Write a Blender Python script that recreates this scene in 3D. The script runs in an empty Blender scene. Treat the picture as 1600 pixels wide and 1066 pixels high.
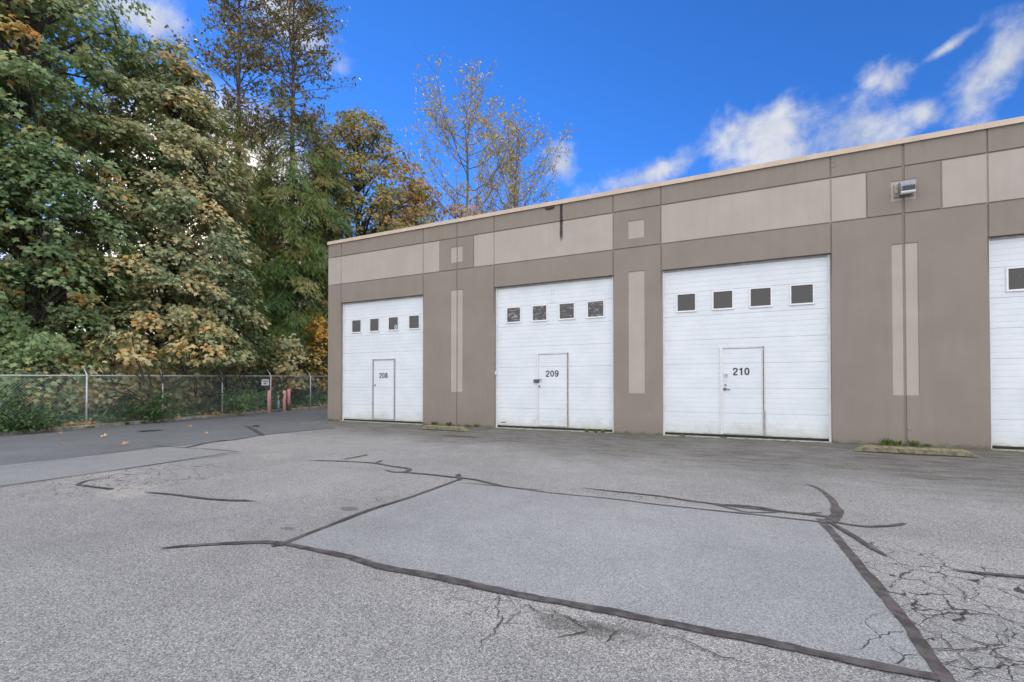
import bpy, math, random
import numpy as np
from mathutils import Vector
random.seed(7); RNG = np.random.default_rng(7)
S = bpy.context.scene
COL = S.collection

# ------------------------------------------------------------------ camera
F = 711.0; YAW = math.radians(24.98); PITCH = math.radians(0.7)
CAM = np.array([13.26, -12.36, 1.30])
cd = bpy.data.cameras.new('camera'); cam = bpy.data.objects.new('camera', cd); COL.objects.link(cam)
cam.location = CAM.tolist(); cam.rotation_euler = (math.radians(90) + PITCH, 0, YAW)
cd.sensor_width = 36; cd.lens = F / 1600 * 36
SHIFT = 69 - F * math.tan(PITCH)
cd.shift_y = SHIFT / 1600
cd.clip_end = 5000; cd.clip_start = 0.05
S.camera = cam
AX_R = np.array([math.cos(YAW), math.sin(YAW), 0]); F0 = np.array([-math.sin(YAW), math.cos(YAW), 0]); UP = np.array([0, 0, 1.0])
AX_F = F0 * math.cos(PITCH) + UP * math.sin(PITCH); AX_U = -F0 * math.sin(PITCH) + UP * math.cos(PITCH)
def ray(px, py):                       # direction in which the photograph shows a point (survey helper)
    d = AX_R * ((px - 800) / F) + AX_U * ((533 - py + SHIFT) / F) + AX_F
    return d
def nrm(v):
    v = np.asarray(v, float); return v / np.linalg.norm(v)

# ------------------------------------------------------------------ world, sun, exposure
SUN_DIR = nrm(ray(337, 352))
SUN_EL = math.asin(SUN_DIR[2]); SUN_AZ = math.atan2(SUN_DIR[0], SUN_DIR[1])
SKY_STRENGTH = 0.12
W = bpy.data.worlds.new('World'); S.world = W; W.use_nodes = True
nt = W.node_tree; nt.nodes.clear()
def N(tree, t, **kw):
    n = tree.nodes.new(t)
    for k, v in kw.items(): setattr(n, k, v)
    return n
def setin(n, i, v):
    n.inputs[i].default_value = v
def lnk(tree, a, b): tree.links.new(a, b)
def math_n(tree, op, a, b=None, c=None, clamp=False):
    n = N(tree, 'ShaderNodeMath', operation=op); n.use_clamp = clamp
    for i, v in enumerate((a, b, c)):
        if v is None: continue
        if isinstance(v, (int, float)): n.inputs[i].default_value = v
        else: lnk(tree, v, n.inputs[i])
    return n.outputs[0]
def mixc(tree, fac, a, b, blend='MIX'):
    n = N(tree, 'ShaderNodeMix', data_type='RGBA', blend_type=blend)
    for i, v in ((0, fac), (6, a), (7, b)):
        if isinstance(v, (int, float)): n.inputs[i].default_value = v
        elif isinstance(v, tuple): n.inputs[i].default_value = (v[0], v[1], v[2], 1)
        else: lnk(tree, v, n.inputs[i])
    return n.outputs[2]
def maprange(tree, v, a, b, c=0.0, d=1.0, smooth=True):
    n = N(tree, 'ShaderNodeMapRange'); n.interpolation_type = 'SMOOTHSTEP' if smooth else 'LINEAR'
    n.clamp = True
    lnk(tree, v, n.inputs[0])
    for i, x in ((1, a), (2, b), (3, c), (4, d)): n.inputs[i].default_value = x
    return n.outputs[0]
def noise(tree, vec, scale, detail=4, rough=0.55, dist=0.0):
    n = N(tree, 'ShaderNodeTexNoise'); lnk(tree, vec, n.inputs['Vector'])
    n.inputs['Scale'].default_value = scale; n.inputs['Detail'].default_value = detail
    n.inputs['Roughness'].default_value = rough; n.inputs['Distortion'].default_value = dist
    return n.outputs[0]

sky = N(nt, 'ShaderNodeTexSky', sky_type='NISHITA'); sky.sun_disc = False
sky.sun_elevation = SUN_EL; sky.sun_rotation = SUN_AZ
sky.altitude = 600; sky.air_density = 0.8; sky.dust_density = 0.0; sky.ozone_density = 5.0
tc = N(nt, 'ShaderNodeTexCoord'); D = tc.outputs['Generated']
def dotn(v):
    n = N(nt, 'ShaderNodeVectorMath', operation='DOT_PRODUCT'); lnk(nt, D, n.inputs[0]); n.inputs[1].default_value = tuple(v)
    return n.outputs['Value']
OFFS = N(nt, 'ShaderNodeVectorMath', operation='ADD'); lnk(nt, D, OFFS.inputs[0]); OFFS.inputs[1].default_value = (3.1, 0.4, 1.7)
n1 = noise(nt, OFFS.outputs[0], 11.0, 10, 0.6, 0.15); n2 = noise(nt, OFFS.outputs[0], 4.0, 5, 0.55)
nz = math_n(nt, 'ADD', math_n(nt, 'MULTIPLY', n1, 1.0), math_n(nt, 'MULTIPLY', n2, 0.6))   # ~0.8 mean
def blob(px, py, rx, ry, rot=0.0):     # a cloud bank, placed by its direction in the sky
    c = nrm(ray(px, py)); a = nrm(np.cross(c, UP)) ; b = np.cross(a, c) 
    k = np.linalg.norm(ray(px, py)) * F
    ca, sa = math.cos(rot), math.sin(rot)
    a2 = a * ca + b * sa; b2 = -a * sa + b * ca
    u = dotn(a2 / (rx / k)); v = dotn(b2 / (ry / k))
    q = math_n(nt, 'ADD', math_n(nt, 'MULTIPLY', u, u), math_n(nt, 'MULTIPLY', v, v))
    front = math_n(nt, 'GREATER_THAN', dotn(c), 0.0)
    e = math_n(nt, 'SUBTRACT', 1.0, math_n(nt, 'SQRT', q))
    e = math_n(nt, 'MAXIMUM', e, -1.0)
    return math_n(nt, 'SUBTRACT', math_n(nt, 'MULTIPLY', math_n(nt, 'ADD', e, 1.0), front), 1.0)
CLOUDS = [(1330, 215, 130, 80, -0.3), (1250, 228, 210, 92, 0.0), (1215, 200, 130, 62, 0.0), (1392, 124, 66, 40, -0.5), (1575, 92, 135, 60, 0.7), (1010, 275, 150, 34, 0.25),
          (880, 256, 34, 34, 0.6), (1440, 178, 60, 34, -0.6), (245, 40, 85, 45, 0.2), (470, 50, 120, 45, -0.5), (160, 10, 120, 40, 0.1),
          (1475, 78, 44, 14, 0.3), (1160, 270, 170, 40, 0.2)]
m = None
for c in CLOUDS:
    b = blob(*c); m = b if m is None else math_n(nt, 'MAXIMUM', m, b)
cl = maprange(nt, math_n(nt, 'ADD', math_n(nt, 'MULTIPLY', m, 0.75), math_n(nt, 'MULTIPLY', math_n(nt, 'SUBTRACT', nz, 0.80), 1.9)), 0.05, 0.75)
cl = math_n(nt, 'MULTIPLY', cl, 0.9)
# bright milky sky low in the west round the sun, and unseen cloud cover added behind the viewer as soft fill light
glow = maprange(nt, dotn(SUN_DIR), 0.972, 1.0)
low = math_n(nt, 'MULTIPLY', maprange(nt, dotn(UP), 0.30, 0.12), maprange(nt, dotn(SUN_DIR), 0.80, 0.97))
hz_ = math_n(nt, 'MULTIPLY', maprange(nt, dotn(UP), 0.16, -0.02), 0.75)
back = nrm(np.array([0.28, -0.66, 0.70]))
fill_cover = maprange(nt, math_n(nt, 'ADD', dotn(back), math_n(nt, 'MULTIPLY', math_n(nt, 'SUBTRACT', nz, 0.8), 0.9)), 0.08, 0.42)
CLOUD_RAD = 0.85; FILL_RAD = 2.2
skyc = mixc(nt, 1.0, sky.outputs[0], (0.80, 1.55, 2.30), 'MULTIPLY')
cshade = mixc(nt, maprange(nt, n1, 0.35, 0.75), (0.62, 0.68, 0.80), (1.0, 1.0, 1.02))
k = CLOUD_RAD / SKY_STRENGTH
ccol = mixc(nt, 1.0, cshade, (k, k, k), 'MULTIPLY')
col = mixc(nt, hz_, skyc, (0.55 / SKY_STRENGTH, 0.66 / SKY_STRENGTH, 0.85 / SKY_STRENGTH))
col = mixc(nt, cl, col, ccol)
col = mixc(nt, low, col, (1.1 / SKY_STRENGTH, 1.05 / SKY_STRENGTH, 1.0 / SKY_STRENGTH))
col = mixc(nt, glow, col, (2.4 / SKY_STRENGTH, 2.1 / SKY_STRENGTH, 1.7 / SKY_STRENGTH))
kd = FILL_RAD / SKY_STRENGTH
col = mixc(nt, fill_cover, col, (kd * 1.0, kd * 0.985, kd * 1.0))
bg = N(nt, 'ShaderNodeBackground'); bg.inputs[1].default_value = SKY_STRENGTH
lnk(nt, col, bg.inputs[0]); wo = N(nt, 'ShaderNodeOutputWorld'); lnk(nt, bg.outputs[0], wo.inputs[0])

sl = bpy.data.lights.new('sun', 'SUN'); sl.energy = 2.2; sl.angle = math.radians(0.6); sl.color = (1.0, 0.86, 0.68)
so = bpy.data.objects.new('sun', sl); COL.objects.link(so)
so.rotation_euler = Vector((-SUN_DIR).tolist()).to_track_quat('-Z', 'Y').to_euler(); so.location = (0, 0, 40)
S.view_settings.view_transform = 'Standard'; S.view_settings.look = 'None'
S.view_settings.exposure = 0.0; S.view_settings.gamma = 1.0; S.view_settings.use_curve_mapping = False

# ------------------------------------------------------------------ helpers
def tag(o, label=None, cat=None, group=None, kind=None):
    if label: o['label'] = label
    if cat: o['category'] = cat
    if group: o['group'] = group
    if kind: o['kind'] = kind
    return o
def empty(name, loc=(0, 0, 0), rz=0.0):
    o = bpy.data.objects.new(name, None); COL.objects.link(o); o.location = loc; o.rotation_euler = (0, 0, rz)
    o.empty_display_size = 0.2
    return o
def copy_tree(o, parent=None):
    kids = [c for c in COL.objects if c.parent == o]
    c = o.copy(); COL.objects.link(c); c.parent = parent
    for ch in kids: copy_tree(ch, c)
    return c
class MB:
    def __init__(s): s.v = []; s.f = []; s.m = []
    def face(s, pts, mi=0):
        i = len(s.v); s.v += [tuple(map(float, p)) for p in pts]; s.f.append(tuple(range(i, i + len(pts)))); s.m.append(mi)
    def box(s, x0, x1, y0, y1, z0, z1, mi=0):
        i = len(s.v)
        s.v += [(x0, y0, z0), (x1, y0, z0), (x1, y1, z0), (x0, y1, z0), (x0, y0, z1), (x1, y0, z1), (x1, y1, z1), (x0, y1, z1)]
        for q in ((0, 3, 2, 1), (4, 5, 6, 7), (0, 1, 5, 4), (1, 2, 6, 5), (2, 3, 7, 6), (3, 0, 4, 7)):
            s.f.append(tuple(i + a for a in q)); s.m.append(mi)
    def tube(s, pts, rad, n=6, mi=0, cap=True):
        pts = [np.asarray(p, float) for p in pts]
        if not hasattr(rad, '__len__'): rad = [rad] * len(pts)
        i0 = len(s.v)
        for j, p in enumerate(pts):
            t = nrm(pts[min(j + 1, len(pts) - 1)] - pts[max(j - 1, 0)] + 1e-9)
            a = np.cross(t, (0.13, 0.99, 0.05) if abs(t[1]) < 0.9 else (1, 0, 0)); a = nrm(a); b = np.cross(t, a)
            for q in range(n):
                an = 2 * math.pi * q / n
                s.v.append(tuple(p + rad[j] * (math.cos(an) * a + math.sin(an) * b)))
        for j in range(len(pts) - 1):
            for q in range(n):
                a_ = i0 + j * n + q; b_ = i0 + j * n + (q + 1) % n
                s.f.append((a_, b_, b_ + n, a_ + n)); s.m.append(mi)
        if cap:
            s.f.append(tuple(i0 + q for q in range(n))[::-1]); s.m.append(mi)
            s.f.append(tuple(i0 + (len(pts) - 1) * n + q for q in range(n))); s.m.append(mi)
    def build(s, name, mats, parent=None, smooth=False, bevel=0.0, origin=None):
        me = bpy.data.meshes.new(name)
        vv = s.v if origin is None else [(a - origin[0], b - origin[1], c - origin[2]) for a, b, c in s.v]
        me.from_pydata(vv, [], s.f)
        if not isinstance(mats, (list, tuple)): mats = [mats]
        for mt in mats: me.materials.append(mt)
        if len(mats) > 1: me.polygons.foreach_set('material_index', s.m)
        if smooth: me.polygons.foreach_set('use_smooth', [True] * len(s.f))
        me.update()
        o = bpy.data.objects.new(name, me); COL.objects.link(o)
        if origin is not None: o.location = origin
        if parent: o.parent = parent
        if bevel:
            b = o.modifiers.new('b', 'BEVEL'); b.width = bevel; b.segments = 2; b.limit_method = 'ANGLE'
        return o
def material(name, color=(0.5, 0.5, 0.5), rough=0.7, metal=0.0, spec=0.5):
    mt = bpy.data.materials.new(name); mt.use_nodes = True; t = mt.node_tree
    p = t.nodes['Principled BSDF']; p.inputs['Base Color'].default_value = (*color, 1)
    p.inputs['Roughness'].default_value = rough; p.inputs['Metallic'].default_value = metal
    p.inputs['Specular IOR Level'].default_value = spec
    return mt, t, p
def objco(t):
    return N(t, 'ShaderNodeTexCoord').outputs['Object']
def add_bump(t, p, h, strength=0.3, dist=0.01):
    b = N(t, 'ShaderNodeBump'); b.inputs['Strength'].default_value = strength; b.inputs['Distance'].default_value = dist
    lnk(t, h, b.inputs['Height']); lnk(t, b.outputs[0], p.inputs['Normal'])
def worn(name, color, color2, scale=3.0, rough=0.6, metal=0.0, bump=0.15, bscale=80, spec=0.4, lo=0.35, hi=0.7):
    mt, t, p = material(name, color, rough, metal, spec); oc = objco(t)
    f = maprange(t, noise(t, oc, scale, 6, 0.6), lo, hi)
    lnk(t, mixc(t, f, color, color2), p.inputs['Base Color'])
    if bump: add_bump(t, p, noise(t, oc, bscale, 3), bump, 0.003)
    return mt
def sepxyz(t, v):
    n = N(t, 'ShaderNodeSeparateXYZ'); lnk(t, v, n.inputs[0]); return n.outputs

# ------------------------------------------------------------------ ground shape
def gz(x, y):                                  # the lot is level; the lane falls gently towards the near gutter
    s = min(max((1.0 - x) / 8.0, 0), 1); s = s * s * (3 - 2 * s)
    return s * 0.0236 * (min(max(y, -14), 9) - 5.77)
def gpt(px, py, dz=0.0):
    d = ray(px, py); z = 0.0
    for _ in range(8):
        t = (z - CAM[2]) / d[2]; p = CAM + d * t; z = gz(p[0], p[1])
    return np.array([p[0], p[1], z + dz])

# ---- asphalt
def asphalt(name, cols, scale, speck=0.9, sat=0.0, lot=False, bright=1.0, cracks=None, fine=False):
    mt, t, p = material(name, rough=0.85, spec=0.35); oc = objco(t)
    v = N(t, 'ShaderNodeTexVoronoi'); lnk(t, oc, v.inputs['Vector']); v.inputs['Scale'].default_value = scale
    rnd = sepxyz(t, v.outputs['Color'])
    grain = math_n(t, 'ADD', math_n(t, 'MULTIPLY', rnd[0], 0.6), math_n(t, 'MULTIPLY', noise(t, oc, scale * 2.2, 2), 0.4))
    base = mixc(t, maprange(t, grain, 0.25, 0.75), cols[0], cols[1])
    stone = maprange(t, rnd[1], 0.86, 0.90)
    stone = math_n(t, 'MULTIPLY', stone, maprange(t, v.outputs['Distance'], 0.55, 0.25))
    base = mixc(t, math_n(t, 'MULTIPLY', stone, speck), base, cols[2])
    pit = math_n(t, 'MULTIPLY', maprange(t, rnd[2], 0.86, 0.92), 0.7)
    base = mixc(t, pit, base, tuple(c * 0.45 for c in cols[0]))
    big = noise(t, oc, 0.45, 6, 0.6); mid = noise(t, oc, 2.7, 5, 0.6)
    tone = math_n(t, 'ADD', math_n(t, 'MULTIPLY', big, 0.55), math_n(t, 'MULTIPLY', mid, 0.35))
    tone = maprange(t, tone, 0.25, 0.65, 0.78 * bright, 1.20 * bright, False)
    tm = N(t, 'ShaderNodeCombineColor'); [lnk(t, tone, tm.inputs[i]) for i in range(3)]
    base = mixc(t, 1.0, base, tm.outputs[0], 'MULTIPLY')
    x, y, z = sepxyz(t, oc)
    if lot:
        # grime and algae that gathered along the foot of the building
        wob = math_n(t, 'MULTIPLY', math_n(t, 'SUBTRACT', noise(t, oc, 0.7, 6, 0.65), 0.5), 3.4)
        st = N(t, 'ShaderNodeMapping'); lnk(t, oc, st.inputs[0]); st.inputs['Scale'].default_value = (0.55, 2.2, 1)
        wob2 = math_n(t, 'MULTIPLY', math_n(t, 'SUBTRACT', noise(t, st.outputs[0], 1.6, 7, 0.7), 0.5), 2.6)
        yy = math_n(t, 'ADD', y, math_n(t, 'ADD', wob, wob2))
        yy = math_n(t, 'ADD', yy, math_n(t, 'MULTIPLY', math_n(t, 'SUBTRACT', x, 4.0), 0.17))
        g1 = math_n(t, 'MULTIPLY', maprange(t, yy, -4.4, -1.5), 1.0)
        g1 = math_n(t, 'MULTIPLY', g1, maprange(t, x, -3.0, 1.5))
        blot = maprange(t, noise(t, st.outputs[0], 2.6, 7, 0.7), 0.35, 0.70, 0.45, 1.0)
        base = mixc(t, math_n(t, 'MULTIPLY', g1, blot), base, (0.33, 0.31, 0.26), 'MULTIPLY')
        yy2 = math_n(t, 'ADD', y, math_n(t, 'MULTIPLY', wob, 0.5))
        g2 = math_n(t, 'MULTIPLY', maprange(t, yy2, -1.7, -0.5), maprange(t, noise(t, oc, 3.0, 7, 0.7), 0.42, 0.62))
        g2 = math_n(t, 'MULTIPLY', g2, math_n(t, 'MULTIPLY', maprange(t, x, -1.0, 0.5), 0.6))
        base = mixc(t, g2, base, (0.60, 0.66, 0.34), 'MULTIPLY')
        # damp oil blots
        for (bx, by, rx, ry, am) in BLOTS:
            u = math_n(t, 'MULTIPLY', math_n(t, 'SUBTRACT', x, bx), 1 / rx); w = math_n(t, 'MULTIPLY', math_n(t, 'SUBTRACT', y, by), 1 / ry)
            q = math_n(t, 'SQRT', math_n(t, 'ADD', math_n(t, 'MULTIPLY', u, u), math_n(t, 'MULTIPLY', w, w)))
            q = math_n(t, 'ADD', q, math_n(t, 'MULTIPLY', math_n(t, 'SUBTRACT', noise(t, oc, 6, 4, 0.6), 0.5), 1.0))
            base = mixc(t, math_n(t, 'MULTIPLY', maprange(t, q, 1.0, 0.55), am), base, (0.30, 0.29, 0.28), 'MULTIPLY')
        for (bx, by, rx, ry, am) in PALE:
            u = math_n(t, 'MULTIPLY', math_n(t, 'SUBTRACT', x, bx), 1 / rx); w = math_n(t, 'MULTIPLY', math_n(t, 'SUBTRACT', y, by), 1 / ry)
            q = math_n(t, 'SQRT', math_n(t, 'ADD', math_n(t, 'MULTIPLY', u, u), math_n(t, 'MULTIPLY', w, w)))
            q = math_n(t, 'ADD', q, math_n(t, 'MULTIPLY', math_n(t, 'SUBTRACT', noise(t, oc, 3, 5, 0.65), 0.5), 1.1))
            base = mixc(t, math_n(t, 'MULTIPLY', maprange(t, q, 1.1, 0.5), am), base, (1.42, 1.36, 1.24), 'MULTIPLY')
    if cracks:
        wv = N(t, 'ShaderNodeTexNoise'); lnk(t, oc, wv.inputs['Vector']); wv.inputs['Scale'].default_value = 5; wv.inputs['Detail'].default_value = 6
        ad = N(t, 'ShaderNodeVectorMath', operation='MULTIPLY_ADD'); lnk(t, wv.outputs['Color'], ad.inputs[0])
        ad.inputs[1].default_value = (0.22, 0.22, 0.0); lnk(t, oc, ad.inputs[2])
        for (bx, by, rx, ry, sc, wd, am) in cracks:
            vv = N(t, 'ShaderNodeTexVoronoi', feature='DISTANCE_TO_EDGE'); lnk(t, ad.outputs[0], vv.inputs['Vector']); vv.inputs['Scale'].default_value = sc
            line = maprange(t, math_n(t, 'ADD', vv.outputs['Distance'], math_n(t, 'MULTIPLY', math_n(t, 'SUBTRACT', noise(t, oc, 9, 3), 0.5), wd * 2.0)), wd, wd * 0.35)
            u = math_n(t, 'MULTIPLY', math_n(t, 'SUBTRACT', x, bx), 1 / rx); w = math_n(t, 'MULTIPLY', math_n(t, 'SUBTRACT', y, by), 1 / ry)
            q = math_n(t, 'SQRT', math_n(t, 'ADD', math_n(t, 'MULTIPLY', u, u), math_n(t, 'MULTIPLY', w, w)))
            q = math_n(t, 'ADD', q, math_n(t, 'MULTIPLY', math_n(t, 'SUBTRACT', noise(t, oc, 2, 4), 0.5), 1.2))
            line = math_n(t, 'MULTIPLY', line, math_n(t, 'MULTIPLY', maprange(t, q, 1.05, 0.75), am))
            base = mixc(t, line, base, (0.028, 0.026, 0.026))
    lnk(t, base, p.inputs['Base Color'])
    hgt = math_n(t, 'ADD', math_n(t, 'MULTIPLY', v.outputs['Distance'], -1.0), math_n(t, 'MULTIPLY', grain, 0.6))
    add_bump(t, p, hgt, 0.45 if not fine else 0.25, 0.006)
    return mt
g = gpt
def near(px, py): q = g(px, py); return q[0], q[1]
BLOTS = [(*near(545, 795), 0.16, 0.10, 0.6), (*near(449, 826), 0.09, 0.05, 0.6), (*near(715, 682), 0.75, 0.20, 0.75), (*near(590, 672), 0.6, 0.12, 0.45),
         (*near(1365, 716), 0.5, 0.10, 0.5), (*near(800, 690), 0.7, 0.12, 0.4), (*near(510, 669), 0.45, 0.16, 0.7),
         (*near(905, 980), 0.34, 0.09, 0.55), (*near(962, 983), 0.22, 0.06, 0.5)]
PALE = [(*near(205, 768), 0.55, 0.35, 0.75), (*near(150, 745), 1.2, 0.5, 0.35), (*near(430, 712), 0.5, 0.3, 0.3), (*near(1420, 880), 1.0, 0.8, 0.22), (*near(860, 960), 1.5, 0.35, 0.25)]
cx_, cy_ = near(1540, 985); lx_, ly_ = near(230, 745)
M_LOT = asphalt('weathered_asphalt', [(0.140, 0.141, 0.147), (0.292, 0.290, 0.292), (0.60, 0.59, 0.58)], 138, lot=True,
                cracks=[(cx_ + 0.1, cy_ + 0.25, 1.0, 1.15, 4.2, 0.021, 0.95), (lx_, ly_, 1.1, 1.25, 5.0, 0.035, 0.8), (*near(560, 775), 0.7, 0.35, 6, 0.014, 0.6),
                        (*near(950, 770), 0.9, 0.14, 8, 0.03, 0.6), (*near(850, 960), 0.9, 0.22, 6, 0.02, 0.6)])
M_ROAD = asphalt('lane_asphalt', [(0.088, 0.094, 0.106), (0.136, 0.144, 0.160), (0.30, 0.30, 0.31)], 170, speck=0.5, fine=True)
M_PATCH = asphalt('patch_asphalt', [(0.176, 0.181, 0.190), (0.274, 0.280, 0.290), (0.50, 0.50, 0.50)], 150, speck=0.6, fine=True)
M_PATCH2 = asphalt('strip_asphalt', [(0.160, 0.166, 0.176), (0.235, 0.240, 0.252), (0.44, 0.45, 0.46)], 170, speck=0.5, fine=True)

def grid_sheet(name, xs, ys, dz, mat, mask=None):
    mb = MB(); nx, ny = len(xs), len(ys)
    mb.v = [(x, y, gz(x, y) + dz) for y in ys for x in xs]
    for j in range(ny - 1):
        for i in range(nx - 1):
            mb.f.append((j * nx + i, j * nx + i + 1, (j + 1) * nx + i + 1, (j + 1) * nx + i)); mb.m.append(0)
    o = mb.build(name, mat); o['kind'] = 'structure'; return o
def fr(a, b, n): return [a + (b - a) * i / n for i in range(n + 1)]
grid_sheet('parking_lot', fr(-7.4, 2, 20) + [6, 12, 20, 40], [-45] + fr(-15, 10, 25) + [30, 70], 0.0, M_LOT)
# lane: west of the seam; its east edge follows the seam and then the side of the building
seam = [near(274, 698), near(328, 692), near(370, 687), near(411, 680), near(470, 674), near(520, 669)]
rows = [(-45, 2.70), (-20, 2.70)] + [(y, 2.70) for y in fr(-15, -7, 8)] + [(seam[0][1], seam[0][0])] + [(b, a) for a, b in seam[1:]]
rows += [(max(seam[-1][1] + 0.5, 0.3), min(seam[-1][0], -0.3))] + [(y, -0.3) for y in fr(max(seam[-1][1] + 1.5, 2), 9, 5)] + [(30, -0.3), (70, -0.3)]
rows.sort()
mb = MB(); K = 14
for (y, xe) in rows:
    for i in range(K + 1):
        x = -7.22 + (xe + 7.22) * i / K; mb.v.append((x, y, gz(x, y) + 0.004))
for j in range(len(rows) - 1):
    for i in range(K):
        a = j * (K + 1) + i; mb.f.append((a, a + 1, a + K + 2, a + K + 1)); mb.m.append(0)
o = mb.build('lane', M_ROAD); o['kind'] = 'structure'
print('SEAM', seam)
grid_sheet('strip_patch', [2.705, 3.4, 4.1, 4.83], [-45, -20, -14, -12, -10, -8, -6.62], 0.006, M_PATCH2)
grid_sheet('square_patch', [9.98, 11, 12, 13, 14.13], [-9.75, -9, -8, -7.08], 0.004, M_PATCH)

# ---- sealed seams and open cracks (raised ribbons of bitumen, and thin dark splits)
M_SEAL = worn('bitumen_sealant', (0.040, 0.034, 0.036), (0.088, 0.078, 0.080), 9, rough=0.55, bump=0.6, bscale=90, lo=0.4, hi=0.62)
M_CRACK = worn('crack_dark', (0.025, 0.024, 0.021), (0.075, 0.075, 0.062), 20, rough=0.95, bump=0)
rib_i = [0]
def smooth_path(pts, step=0.04):
    pts = [np.asarray(p[:2]) for p in pts]; out = []
    for i in range(len(pts) - 1):
        p0 = pts[max(i - 1, 0)]; p1 = pts[i]; p2 = pts[i + 1]; p3 = pts[min(i + 2, len(pts) - 1)]
        n = max(2, int(np.linalg.norm(p2 - p1) / step))
        for k in range(n):
            t = k / n
            out.append(0.5 * ((2 * p1) + (p2 - p0) * t + (2 * p0 - 5 * p1 + 4 * p2 - p3) * t * t + (3 * p1 - p0 - 3 * p2 + p3) * t ** 3))
    out.append(pts[-1]); return out
def linear_path(pts, step):
    out = []
    for a, b in zip(pts[:-1], pts[1:]):
        a = np.asarray(a[:2]); b = np.asarray(b[:2]); n = max(2, int(np.linalg.norm(b - a) / step)); out += [a + (b - a) * k / n for k in range(n)]
    return out + [np.asarray(pts[-1][:2])]
def ribbon(mb, pxs, w, base=0.0075, taper=(1, 1), jit=0.15, wig=0.0, step=0.04, raw=False):
    P = (linear_path if raw else smooth_path)([g(*p) for p in pxs], step); n = len(P); rib_i[0] += 1; dz = base + 0.0004 * (rib_i[0] % 12)
    ws = w if hasattr(w, '__len__') else (w, w); i0 = len(mb.v); L = []; a1 = a2 = 0.0; wg = np.zeros(2)
    for i, p in enumerate(P):
        t = P[min(i + 1, n - 1)] - P[max(i - 1, 0)]; t = t / (np.linalg.norm(t) + 1e-9); nn = np.array([-t[1], t[0]])
        f = i / max(1, n - 1); ww = np.interp(f, np.linspace(0, 1, len(ws)), ws) * (1.0 if raw else 0.76)
        if taper[0] and f < 0.12: ww *= 0.25 + 0.75 * f / 0.12
        if taper[1] and f > 0.88: ww *= 0.25 + 0.75 * (1 - f) / 0.12
        a1 = 0.7 * a1 + random.gauss(0, jit) * 0.6; a2 = 0.7 * a2 + random.gauss(0, jit) * 0.6
        wg = 0.75 * wg + RNG.normal(0, 1, 2) * wig
        A = p + wg + nn * ww * 0.5 * (1 + a1); B = p + wg - nn * ww * 0.5 * (1 + a2)
        for q in (A, B): mb.v.append((q[0], q[1], gz(q[0], q[1]) + dz))
    for i in range(n - 1):
        a = i0 + 2 * i; mb.f.append((a, a + 1, a + 3, a + 2)); mb.m.append(0)
sb = MB()
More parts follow.
